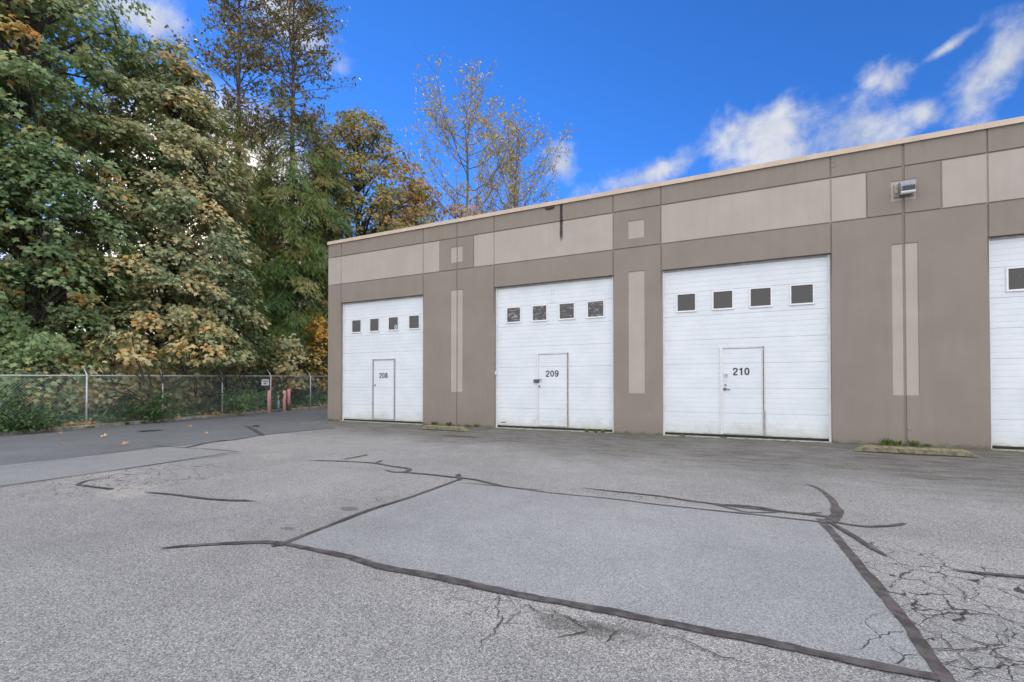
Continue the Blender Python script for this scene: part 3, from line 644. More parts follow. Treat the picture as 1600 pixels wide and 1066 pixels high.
WINS = [[(1.072, 1.475), (1.910, 2.298), (2.742, 3.138), (3.616, 4.020)], [(7.292, 7.722), (8.134, 8.562), (8.972, 9.397), (9.806, 10.243)],
        [(12.182, 12.602), (13.032, 13.455), (13.860, 14.283), (14.705, 15.135)], [(18.445, 18.87), (19.29, 19.715), (20.13, 20.555), (20.97, 21.395)]]
WICK = [(2.04, 3.01, 0.085, 2.205), (8.26, 9.22, 0.095, 2.205), (13.175, 14.13, 0.085, 2.21), (19.47, 20.43, 0.085, 2.21)]
for di, (a, b) in enumerate(DOORS):
    gd = MB(); ribs(gd, a + 0.045, b - 0.045, YD, 0.075, ZH - 0.045)
    gdo = gd.build('garage_door', M_WHITE, bld)
    gdo['label'] = ['white ribbed roll door marked 208 at the lane end', 'white ribbed roll door marked 209 with film behind its windows', 'white ribbed roll door marked 210', 'white ribbed roll door cut by the right edge of the photo'][di]
    t_ = MB(); t_.box(a + 0.002, a + 0.045, YD - 0.03, YD + 0.02, 0.0, ZH - 0.003); t_.build('side_trim', M_TRIM, gdo); t_ = MB(); t_.box(b - 0.045, b - 0.002, YD - 0.03, YD + 0.02, 0.0, ZH - 0.003)
    for zz in np.arange(0.4, 4.2, 0.55):
        t_.box(b - 0.052, b - 0.045, YD - 0.036, YD - 0.02, zz, zz + 0.03)
    t_.build('side_trim', M_TRIM, gdo)
    t_ = MB(); t_.box(a + 0.046, b - 0.046, YD - 0.02, YD + 0.02, ZH - 0.055, ZH - 0.003); t_.build('head_seal', worn('head_seal%d' % di, (0.30, 0.30, 0.29), (0.42, 0.42, 0.41), 6, bump=0), gdo)
    t_ = MB(); t_.box(a + 0.046, b - 0.046, YD - 0.006, YD + 0.02, 0.035, 0.074); t_.build('bottom_seal', M_RUBBER, gdo)
    t_ = MB(); t_.box(a + 0.01, b - 0.01, -0.03, YD + 0.1, -0.05, 0.016); t_.build('threshold', M_SILL, gdo)
    for wi, (w0, w1) in enumerate(WINS[di]):
        wm = MB(); z0, z1 = 3.215, 3.635; fw = 0.032; yf = YD - 0.022
        for (p0, p1, q0, q1) in ((w0 - fw, w1 + fw, z0 - fw, z0), (w0 - fw, w1 + fw, z1, z1 + fw), (w0 - fw, w0, z0, z1), (w1, w1 + fw, z0, z1)):
            wm.box(p0, p1, yf, YD + 0.012, q0, q1, 0)
        wm.box(w0 - fw - 0.008, w1 + fw + 0.008, yf - 0.006, yf, z0 - fw - 0.006, z0 - fw + 0.010, 0)
        wm.face([(w0, YD - 0.002, z0), (w1, YD - 0.002, z0), (w1, YD - 0.002, z1), (w0, YD - 0.002, z1)], 1)
        wo_ = wm.build('window', [M_TRIM, M_FILM if di == 1 else M_PANE], gdo)
        if di == 0 and wi == 2:
            k = MB(); n = 16; cxx, czz = w1 - 0.10, z0 + 0.09
            k.face([(cxx + .055 * math.cos(2 * math.pi * q / n), YD - 0.0045, czz + .065 * math.sin(2 * math.pi * q / n)) for q in range(n)][::-1] if False else [(cxx + .055 * math.cos(2 * math.pi * q / n), YD - 0.0045, czz + .065 * math.sin(2 * math.pi * q / n)) for q in range(n)], 0)
            k.face([(cxx + .035 * math.cos(2 * math.pi * q / n), YD - 0.0065, czz + .035 * math.sin(2 * math.pi * q / n)) for q in range(n)], 1)
            k.build('window_sticker', [M_KEY, material('sticker_blue', (0.05, 0.09, 0.35), 0.5)[0]], gdo)
    # wicket door
    w0, w1, z0, z1 = WICK[di]; yw = YD - 0.008
    wk = MB(); ribs(wk, w0 + 0.03, w1 - 0.03, yw, z0 + 0.02, z1 - 0.02); wk.build('walk_door', M_WHITE, gdo)
    if di == 0:
        fm = MB(); c = 0.045
        fm.box(w0 - 0.01, w0 + c - .01, yw - 0.02, YD + 0.01, z0 - .01, z1 + .01); fm.box(w1 - c + .01, w1 + 0.01, yw - 0.02, YD + 0.01, z0 - .01, z1 + .01)
        fm.box(w0 + c - .01, w1 - c + .01, yw - 0.018, YD + 0.01, z1 - c + .01, z1 + 0.01); fm.box(w0 + c - .01, w1 - c + .01, yw - 0.018, YD + 0.01, z0 - .01, z0 + c)
        fm.build('door_frame', M_ALU, gdo)
    else:
        fm = MB(); c = 0.060 if di == 2 else 0.05
        fm.box(w0, w0 + c, yw - 0.018, YD + 0.01, z0, z1 + .03, 0)
        fm.box(w1 - 0.022, w1, yw - 0.022, YD + 0.01, z0, z1 + .03, 1); fm.box(w1 - 0.040, w1 - 0.024, yw - 0.015, YD + 0.01, z0, z1, 0)
        if di == 2: fm.box(w1 - 0.026, w1 + 0.022, yw - 0.026, yw - 0.0225, z0, z0 + 0.62, 2)
        fm.box(w0 + c, w1 - .04, yw - 0.010, YD + 0.01, z1 - .004, z1 + .004, 2); fm.box(w0 + c, w1 - .04, yw - 0.010, YD + 0.01, z1 + .028, z1 + .034, 2); fm.box(w0 + c, w1 - .04, yw - 0.012, YD + 0.01, z1 + .005, z1 + .027, 0)
        fm.box(w0 + c, w1 - .04, yw - 0.012, YD + 0.01, z0, z0 + .014, 2)
        fm.build('door_frame', [M_ALUL, M_BROWN, M_ALU], gdo)
    if di < 3:
        nx0, nx1 = [(2.327, 2.700), (8.537, 8.936), (13.457, 13.824)][di]
        plate_number('unit_number', ['208', '209', '210'][di], M_SIGN, gdo, nx0, nx1, 1.545, 1.728, yw - 0.002)
    if di == 0:
        k = MB(); k.tube([(w0 + 0.11, yw, 1.30), (w0 + 0.11, yw - 0.03, 1.30)], 0.022, 10); k.build('keyhole', M_SIGN, gdo, smooth=False)
        k = MB(); k.box(w0 - 0.035, w0 - 0.015, YD - 0.015, YD, 0.62, 0.72); k.build('hinge_stub', M_DKSTEEL, gdo)
    if di == 1:
        k = MB(); k.box(w0 - 0.095, w0 + 0.07, yw - 0.035, yw - 0.0, 1.375, 1.475); k.box(w0 - 0.02, w0 + 0.13, yw - 0.05, yw - 0.036, 1.42, 1.445)
        k.tube([(w0 - .05, yw - .06, 1.44), (w0 + .06, yw - .06, 1.44), (w0 + .10, yw - .06, 1.47), (w0 + .17, yw - .05, 1.475)], 0.011, 8)
        k.box(w0 - 0.03, w0 + 0.03, yw - 0.065, yw - 0.036, 1.365, 1.415)
        k.build('hasp_lock', M_DKSTEEL, gdo, bevel=0.003)
        k = MB(); k.tube([(w0 + 0.085, yw, 1.265), (w0 + 0.085, yw - 0.04, 1.265)], 0.024, 12); k.build('door_knob', M_DKSTEEL, gdo, smooth=False)
        k = MB(); k.box(a + 0.17, a + 0.33, YD - 0.004, YD + 0.0, 0.155, 0.185); k.build('maker_plate', material('blue_plate', (0.10, 0.14, 0.25), 0.5)[0], gdo)
        k = MB(); k.box(a - 0.02, a + 0.045, YD - 0.09, YD - 0.031, 1.62, 1.72); k.build('sensor_box', M_TRIM, gdo, bevel=0.004)
        k = MB(); mx_ = (a + b) / 2 + 0.03
        for zz in (4.02, 3.92, 3.70):
            for sx in (-0.035, 0.028): k = MB(); k.box(mx_ + sx, mx_ + sx + 0.007, YD - 0.006, YD, zz, zz + 0.07); k.build('strut_bolt', M_ALU, gdo)
    if di == 2:
        k = MB(); k.box(w0 + 0.095, w0 + 0.165, yw - 0.03, yw, 1.50, 1.60); k.build('keypad_box', M_KEY, gdo, bevel=0.005)
        for q in range(3): k = MB(); k.box(w0 + 0.105 + 0.02 * q, w0 + 0.118 + 0.02 * q, yw - 0.034, yw - 0.031, 1.52, 1.58); k.build('keypad_button', M_ALU, gdo)
        k = MB(); k.tube([(w0 + 0.13, yw, 1.43), (w0 + 0.13, yw - 0.012, 1.43)], 0.035, 14); k.build('cover_disc', M_ALUL, gdo)
        k = MB(); k.tube([(w0 + 0.12, yw, 1.305), (w0 + 0.12, yw - 0.03, 1.305)], 0.022, 12); k.build('deadbolt', M_DKSTEEL, gdo)
        k = MB(); k.box(w0 + 0.075, w0 + 0.125, yw - 0.02, yw, 1.17, 1.24); k.tube([(w0 + .10, yw - .02, 1.21), (w0 + .10, yw - .055, 1.21), (w0 + .12, yw - .06, 1.205), (w0 + .22, yw - .055, 1.19)], 0.013, 8)
        k.build('lever_handle', M_DKSTEEL, gdo, bevel=0.003)

# ---- wall lamp
lx0, lz0 = 16.69, 5.31
lamp = empty('wall_light', (16.80, 0.0, 5.31)); tag(lamp, 'grey finned wall light fixed over the pale square on the wide pier', 'wall light')
M_LG = worn('lamp_grey', (0.20, 0.21, 0.25), (0.27, 0.28, 0.33), 12, rough=0.5, bump=0); M_LD = material('lamp_dark', (0.03, 0.03, 0.035), 0.6)[0]
M_LENS = material('lamp_lens', (0.50, 0.52, 0.52), 0.45)[0]
mb = MB(); mb.box(-0.19, 0.16, -0.012, 0.013, 0.03, 0.33); mb.build('back_plate', M_LIGHT, lamp, bevel=0.004)
mb = MB()                                # wedge housing: leans out, finned on its lower face
pr = [(0.0, 0.32), (-0.11, 0.335), (-0.17, 0.24), (-0.185, 0.13), (-0.145, 0.08), (0.0, 0.06)]
x0, x1 = -0.115, 0.125
mb.face([(x0, y, z) for y, z in pr]); mb.face([(x1, y, z) for y, z in pr][::-1])
for i in range(len(pr)):
    (ya, za), (yb, zb) = pr[i], pr[(i + 1) % len(pr)]; mb.face([(x0, ya, za), (x1, ya, za), (x1, yb, zb), (x0, yb, zb)][::-1])
mb.build('housing', M_LG, lamp)
mb = MB()
for q in range(9): xx = x0 + 0.022 + q * 0.0245; mb.box(xx, xx + 0.010, -0.200, -0.1, 0.12, 0.205)
mb.build('cooling_fin', M_LD, lamp)
mb = MB(); mb.tube([(x0, -0.15, 0.075), (x1, -0.15, 0.075)], 0.038, 12); mb.build('lens', M_LENS, lamp, smooth=False)
mb = MB(); mb.box(0.14, 0.165, -0.05, 0.0, 0.13, 0.24); mb.tube([(0.15, -0.03, 0.26), (0.15, -0.05, 0.28)], 0.018, 8); mb.build('photocell', M_KEY, lamp, bevel=0.004)
mb = MB(); mb.box(-0.185, -0.13, -0.04, -0.012, 0.12, 0.20); mb.tube([(-0.15, -0.02, 0.20), (-0.145, -0.02, 0.24), (-0.12, -0.03, 0.25)], 0.006, 6); mb.build('junction_clip', worn('brass_clip', (0.30, 0.26, 0.16), (0.4, 0.36, 0.25), 20, bump=0), lamp)

# ---- wheel stops
M_STOP = moss_concrete('mossy_wheel_stop', (0.065, 0.058, 0.042), (0.21, 0.19, 0.145), (0.21, 0.195, 0.06), 0.45, 22, True)
def wheel_stop_mb(L):
    mb = MB(); prof = [(-0.085, 0.012), (-0.10, 0.02), (-0.092, 0.095), (-0.070, 0.125), (0.070, 0.125), (0.092, 0.095), (0.10, 0.02), (0.085, 0.012)]
    n = 26; rows = []
    for i in range(n + 1):
        f = i / n; x = -L / 2 + L * f; e = min(f, 1 - f) * L
        s = min(1, 0.05 + e / 0.17)
        rows.append([(x + random.gauss(0, .002), y * (0.94 + 0.06 * s) + random.gauss(0, .003), max(z * s, 0.010) + random.gauss(0, .0035) * (z > 0.05)) for y, z in prof])
    i0 = 0
    for r in rows: mb.v += r
    k = len(prof)
    for i in range(n):
        for q in range(k - 1): mb.f.append((i * k + q, i * k + q + 1, (i + 1) * k + q + 1, (i + 1) * k + q)[::-1]); mb.m.append(0)
    mb.f.append(tuple(range(k))[::-1]); mb.m.append(0); mb.f.append(tuple(n * k + q for q in range(k))); mb.m.append(0)
    mb.box(-L / 2 + 0.05, L / 2 - 0.05, -0.06, 0.06, -0.01, 0.011)
    return mb
for (pl, pr_, L, lab) in (((656, 671), (729, 675), 1.83, 'small far wheel stop between doors 208 and 209, dark and mossy'), ((1338, 706), (1531, 716), 1.83, 'large near wheel stop with yellow green moss before the wide pier with the lamp')):
    A, B = g(*pl), g(*pr_); c = (A + B) / 2; ang = math.atan2(B[1] - A[1], B[0] - A[0])
    o = wheel_stop_mb(L if pl[0] > 1000 else min(2.0, np.linalg.norm(B - A))).build('wheel_stop', M_STOP); o.location = (c[0], c[1] + 0.1, 0.0); o.rotation_euler = (0, 0, ang)
    tag(o, lab, 'wheel stop', 'mossy concrete wheel stops')
    print('STOP', A, B)

# ------------------------------------------------------------------ fence
M_GALV = worn('galvanised_steel', (0.46, 0.48, 0.50), (0.60, 0.62, 0.64), 10, rough=0.45, metal=0.35, bump=0)
M_WIRE = material('chain_wire', (0.40, 0.46, 0.45), 0.5, 0.3)[0]
FX = -7.50
def ftop(y): return 1.645 + (y + 3.99) / 9.76 * 0.155
def fbase(y): return gz(-7.3, y) + 0.11
fence = empty('chain_link_fence', (FX, -3.99, fbase(-3.99))); tag(fence, 'galvanised chain link fence with slanted barbed wire arms beside the lane', 'fence')
FO = (FX, -3.99, fbase(-3.99))
def rel(p): return (p[0] - FO[0], p[1] - FO[1], p[2] - FO[2])
posts = [-3.99 + 2.44 * k for k in range(-4, 9)]
for y in posts:
    mb = MB(); mb.tube([rel((FX, y, fbase(y) - 0.1)), rel((FX, y, ftop(y) + 0.03))], 0.03, 10)
    po = mb.build('post', M_GALV, fence, smooth=True)
    mb = MB(); mb.tube([rel((FX, y, ftop(y) + 0.0)), rel((FX - 0.03, y, ftop(y) + 0.06)), rel((FX - 0.28, y, ftop(y) + 0.33))], [0.024, 0.022, 0.014], 8); mb.build('barb_arm', M_GALV, po, smooth=True)
Y0, Y1 = posts[0] - 1.0, posts[-1]
mb = MB(); mb.tube([rel((FX, Y0, ftop(Y0))), rel((FX, Y1, ftop(Y1)))], 0.021, 8); mb.build('top_rail', M_GALV, fence, smooth=True)
mb = MB()
for k in (0.35, 0.68, 1.0):
    ys_ = np.arange(Y0, Y1, 0.61)
    mb.tube([rel((FX - 0.03 - 0.25 * k, y, ftop(y) + 0.06 + 0.27 * k - 0.012 * abs(math.sin(y * 1.29)))) for y in ys_], 0.0035, 4)
    for y in np.arange(Y0, Y1, 0.13):
        q = rel((FX - 0.03 - 0.25 * k, y, ftop(y) + 0.055 + 0.27 * k)); mb.tube([(q[0] - .02, q[1], q[2] - .02), (q[0] + .02, q[1] + .01, q[2] + .02)], 0.002, 3, cap=False)
mb.build('barbed_wire', M_DKSTEEL, fence)
mb = MB(); pit = 0.098; wr = 0.0025      # woven diagonals, x/z in the fence plane
def fpt(y, z, off): return rel((FX + 0.028 + off, y, z))
for sgn in (1, -1):
    y = Y0 - 2.2
    while y < Y1 + 2.2:
        # straight diagonal from base to top, zig-zagging front/back
        yb = y; zb = fbase(yb) + 0.0; zt = ftop(yb) + 0.035; H = zt - zb; yt = yb + sgn * H
        a = max(min(yb, yt), Y0); b = min(max(yb, yt), Y1)
        if b > a:
            f0 = (a - yb) / (yt - yb); f1 = (b - yb) / (yt - yb)
            p0 = fpt(yb + (yt - yb) * f0, zb + H * f0, 0.003 * sgn); p1 = fpt(yb + (yt - yb) * f1, zb + H * f1, 0.003 * sgn)
            mb.tube([p0, p1], wr, 3, cap=False)
        y += pit
y = Y0
while y < Y1:                            # twisted selvage knuckles above the rail
    mb.tube([fpt(y, ftop(y), 0), fpt(y + 0.01, ftop(y) + 0.05, 0)], 0.0035, 3, cap=False); y += 0.08
mb.build('chain_mesh', M_WIRE, fence)
# fence sign
d0 = ray(409, 598); t0 = (FX + 0.05 - CAM[0]) / d0[0]; q0 = CAM + d0 * t0; d1 = ray(420, 598); t1 = (FX + 0.05 - CAM[0]) / d1[0]; q1 = CAM + d1 * t1
sy0, sy1 = q0[1], q1[1]; zt = (CAM + ray(415, 593) * ((t0 + t1) / 2))[2]; zb = (CAM + ray(415, 602.3) * ((t0 + t1) / 2))[2]
print('SIGN', sy0, sy1, zb, zt)
sg = empty('fence_sign', (0, 0, 0)); tag(sg, 'small white sign with black lettering wired to the fence above the red bollards', 'sign')
M_SW = material('sign_white', (0.82, 0.83, 0.85), 0.5)[0]
mb = MB(); mb.box(FX + 0.040, FX + 0.046, sy0, sy1, zb, zt); mb.build('sign_board', M_SW, sg)
text_mesh('lettering', '24625', M_SIGN, sg, sy0 + 0.04, sy1 - 0.04, zb + (zt - zb) * 0.56, zb + (zt - zb) * 0.88, FX + 0.0475, '+x', 0.008)
text_mesh('lettering', 'ONLY', M_SIGN, sg, sy0 + 0.07, sy1 - 0.07, zb + (zt - zb) * 0.14, zb + (zt - zb) * 0.46, FX + 0.0475, '+x', 0.008)

# ---- bollards and standpipe
def boll_mat(name, fade):
    mt, t, p = material(name, rough=0.7); oc = objco(t); x, y, z = sepxyz(t, oc)
    c = mixc(t, maprange(t, noise(t, oc, 7, 5, 0.6), 0.3, 0.7), (0.70, 0.33, 0.32), (0.78, 0.42, 0.40))
    zz = math_n(t, 'ADD', z, math_n(t, 'MULTIPLY', math_n(t, 'SUBTRACT', noise(t, oc, 9, 5, 0.7), 0.5), 0.5))
    c = mixc(t, maprange(t, zz, fade, fade - 0.15), c, (0.20, 0.17, 0.17)); lnk(t, c, p.inputs['Base Color']); return mt
M_B1 = boll_mat('faded_red_paint', 0.0); M_B2 = boll_mat('chipped_red_paint', 0.45)
def at_x(px, x):                          # where the photograph's column px meets the plane x
    d = ray(px, 602); t = (x - CAM[0]) / d[0]; return (CAM + d * t)[1]
for (px, h, mt, lab, dx) in ((420.8, 1.10, M_B1, 'faded red steel bollard standing alone left of the blue pipe', 0), (444.5, 1.08, M_B1, 'clean faded red bollard just right of the blue pipe', 0.0), (451.3, 1.12, M_B2, 'red bollard with grey chipped foot, rightmost by the fence', -0.12)):
    x = -6.98 + dx; y = at_x(px, x); z = gz(x, y); mb = MB(); r = 0.084
    mb.tube([(0, 0, -0.05), (0, 0, h - 0.03), (0, 0, h - 0.008), (0, 0, h)], [r, r, r * 0.93, r * 0.75], 24)
    bo = empty('bollard', (x, y, z)); mb.build('bollard_post', mt, bo, smooth=True)
    mb = MB(); mb.tube([(0, 0, 0.0), (0, 0, 0.03)], [0.15, 0.13], 16); mb.build('footing', M_KERB, bo)
    tag(bo, lab, 'bollard', 'faded red bollards by the fence')
x = -7.02; y = at_x(435.3, x); z = gz(x, y)
sp = empty('standpipe', (x, y, z)); tag(sp, 'short blue grey standpipe with a rusty tap between the red bollards', 'standpipe')
mb = MB(); mb.tube([(0, 0, -0.03), (0, 0, 0.60)], 0.055, 16); mb.build('sleeve', worn('blue_grey_pipe', (0.16, 0.20, 0.27), (0.24, 0.27, 0.33), 9, bump=0), sp, smooth=True)
mb = MB(); mb.tube([(0, 0, 0.58), (0.0, 0.0, 0.72), (0.02, 0.01, 0.85)], [0.02, 0.02, 0.016], 10); mb.build('riser', M_GALV, sp, smooth=True)
mb = MB(); mb.tube([(0, 0, 0.68), (0.05, 0.16, 0.74), (0.06, 0.22, 0.83)], [0.03, 0.028, 0.022], 8); mb.tube([(0.06, 0.2, 0.84), (0.06, 0.2, 0.90)], [0.06, 0.05], 10); mb.build('tap', worn('rusty_iron', (0.03, 0.02, 0.016), (0.12, 0.06, 0.035), 30, bump=0), sp)

# ------------------------------------------------------------------ foliage tools
MAPLE = np.array([(0, 0, 0), (-.26, -.06, -.02), (-.20, .22, .03), (-.56, .42, -.10), (-.24, .56, -.01), (0, 1.0, -.12), (.24, .56, -.01), (.56, .42, -.10), (.20, .22, .03), (.26, -.06, -.02), (0, .5, .06)])
MAPLE_F = [(0, 10, 2, 1), (10, 4, 3, 2), (10, 5, 4), (10, 6, 5), (10, 8, 7, 6), (0, 9, 8, 10)]
OVAL = np.array([(0, 0, 0), (-.28, .35, -.03), (-.2, .75, -.04), (0, 1, -.08), (.2, .75, -.04), (.28, .35, -.03)]); OVAL_F = [(0, 1, 2, 3), (0, 3, 4, 5)]
_fr = [(0, 0, 0), (0, 1, -.12)]; FR_F = []
for i in range(6):
    y = 0.08 + i * 0.15; w = 0.26 * (1 - i * 0.12); 
    for s_ in (-1, 1):
        k = len(_fr); _fr += [(0, y, -.10 * y), (s_ * w, y + 0.17, -.12 * y - .02), (0, y + 0.075, -.11 * y)]; FR_F.append((k, k + 1, k + 2) if s_ > 0 else (k, k + 2, k + 1))
k = len(_fr); _fr += [(-.02, 0, 0), (.02, 0, 0), (0, 1.0, -.12)]; FR_F.append((k, k + 1, k + 2))
FROND = np.array(_fr)
def leaf_mesh(name, tmpl, faces, P, Dv, Nv, Sz, tone, mat, parent=None):
    n = len(P); P = np.asarray(P, float); Dv = np.asarray(Dv, float); Nv = np.asarray(Nv, float)
    Dv = Dv / (np.linalg.norm(Dv, axis=1, keepdims=True) + 1e-9)
    Nv = Nv - Dv * (Nv * Dv).sum(1, keepdims=True); Nv = Nv / (np.linalg.norm(Nv, axis=1, keepdims=True) + 1e-9)
    Xv = np.cross(Dv, Nv); Sz = np.asarray(Sz)[:, None, None]
    V = P[:, None, :] + Sz * (tmpl[None, :, 0:1] * Xv[:, None, :] + tmpl[None, :, 1:2] * Dv[:, None, :] + tmpl[None, :, 2:3] * Nv[:, None, :])
    nv = len(tmpl); fl = [i for f in faces for i in f]; lens = np.array([len(f) for f in faces])
    me = bpy.data.meshes.new(name); me.vertices.add(n * nv); me.vertices.foreach_set('co', V.reshape(-1).astype(np.float32))
    loops = (np.array(fl)[None, :] + (np.arange(n) * nv)[:, None]).reshape(-1)
    me.loops.add(len(loops)); me.loops.foreach_set('vertex_index', loops.astype(np.int32))
    ln = np.tile(lens, n); st = np.concatenate([[0], np.cumsum(ln)[:-1]])
    me.polygons.add(len(ln)); me.polygons.foreach_set('loop_start', st.astype(np.int32)); me.polygons.foreach_set('loop_total', ln.astype(np.int32))
    at = me.attributes.new('tone', 'FLOAT', 'POINT'); at.data.foreach_set('value', np.repeat(np.asarray(tone, np.float32), nv))
    me.materials.append(mat); me.update(calc_edges=True); me.validate()
    o = bpy.data.objects.new(name, me); COL.objects.link(o)
    if parent: o.parent = parent
    return o
def leaf_mat(name, ramp, trans=0.25, rough=0.5, spec=0.35):
    mt, t, p = material(name, rough=rough, spec=spec); at = N(t, 'ShaderNodeAttribute'); at.attribute_name = 'tone'
    cr = N(t, 'ShaderNodeValToRGB'); e = cr.color_ramp.elements
    for i, (pos, c) in enumerate(ramp):
        el = e[i] if i < 2 else e.new(pos)
        el.position = pos; el.color = (*c, 1)
    lnk(t, at.outputs['Fac'], cr.inputs[0]); lnk(t, cr.outputs[0], p.inputs['Base Color'])
    tr = N(t, 'ShaderNodeBsdfTranslucent'); lnk(t, mixc(t, 1.0, cr.outputs[0], (1.15, 1.1, 0.6), 'MULTIPLY'), tr.inputs[0])
    mx = N(t, 'ShaderNodeMixShader'); mx.inputs[0].default_value = trans
    lnk(t, p.outputs[0], mx.inputs[1]); lnk(t, tr.outputs[0], mx.inputs[2]); lnk(t, mx.outputs[0], t.nodes['Material Output'].inputs[0])
    return mt
def bark(name, a, b): return worn(name, a, b, 9, rough=0.9, bump=0.6, bscale=30)
M_BARK = bark('maple_bark', (0.035, 0.030, 0.024), (0.09, 0.08, 0.065)); M_BARK2 = bark('pale_bark', (0.12, 0.11, 0.085), (0.24, 0.22, 0.17)); M_BARKC = bark('cedar_bark', (0.09, 0.070, 0.055), (0.17, 0.135, 0.105))
def ramp4(*cs):
    n = len(cs); return [(i / (n - 1), c) for i, c in enumerate(cs)]
L_A = leaf_mat('leaf_green_maple', [(0.0, (0.085, 0.145, 0.058)), (0.40, (0.185, 0.275, 0.125)), (0.68, (0.310, 0.375, 0.180)), (0.86, (0.47, 0.42, 0.17)), (0.96, (0.56, 0.38, 0.10)), (1.0, (0.48, 0.24, 0.07))], rough=0.46, spec=0.4)
L_B = leaf_mat('leaf_turning_maple', [(0.0, (0.095, 0.150, 0.060)), (0.30, (0.215, 0.280, 0.148)), (0.54, (0.36, 0.380, 0.210)), (0.76, (0.53, 0.43, 0.23)), (0.92, (0.60, 0.43, 0.15)), (1.0, (0.50, 0.25, 0.08))], rough=0.46, spec=0.4)
L_C = leaf_mat('leaf_yellow_maple', [(0.0, (0.13, 0.155, 0.055)), (0.4, (0.26, 0.25, 0.085)), (0.7, (0.42, 0.29, 0.11)), (1.0, (0.48, 0.23, 0.08))])
L_GOLD = leaf_mat('leaf_golden', [(0.0, (0.34, 0.22, 0.05)), (0.6, (0.56, 0.32, 0.05)), (1.0, (0.44, 0.16, 0.04))])
L_CED = leaf_mat('cedar_frond', [(0.0, (0.040, 0.105, 0.030)), (0.40, (0.100, 0.195, 0.050)), (0.66, (0.22, 0.265, 0.075)), (0.85, (0.32, 0.31, 0.11)), (1.0, (0.38, 0.24, 0.10))], trans=0.2)
L_TOP = leaf_mat('sparse_brown_leaf', [(0.0, (0.07, 0.085, 0.035)), (0.6, (0.17, 0.165, 0.070)), (1.0, (0.32, 0.21, 0.10))], trans=0.2)
L_CW = leaf_mat('cottonwood_leaf', [(0.0, (0.26, 0.25, 0.09)), (0.6, (0.46, 0.36, 0.13)), (1.0, (0.52, 0.34, 0.12))], trans=0.3)
L_SH = leaf_mat('shrub_leaf', [(0.0, (0.040, 0.105, 0.050)), (0.5, (0.105, 0.235, 0.105)), (0.85, (0.20, 0.33, 0.15)), (1.0, (0.36, 0.36, 0.20))], trans=0.2)
L_LAU = leaf_mat('laurel_leaf', [(0.0, (0.045, 0.095, 0.035)), (0.6, (0.10, 0.18, 0.055)), (1.0, (0.22, 0.27, 0.08))], trans=0.25)
L_LIT = leaf_mat('fallen_leaf', [(0.0, (0.16, 0.08, 0.04)), (0.5, (0.34, 0.16, 0.075)), (0.8, (0.46, 0.24, 0.11)), (1.0, (0.50, 0.38, 0.20))], trans=0.1)

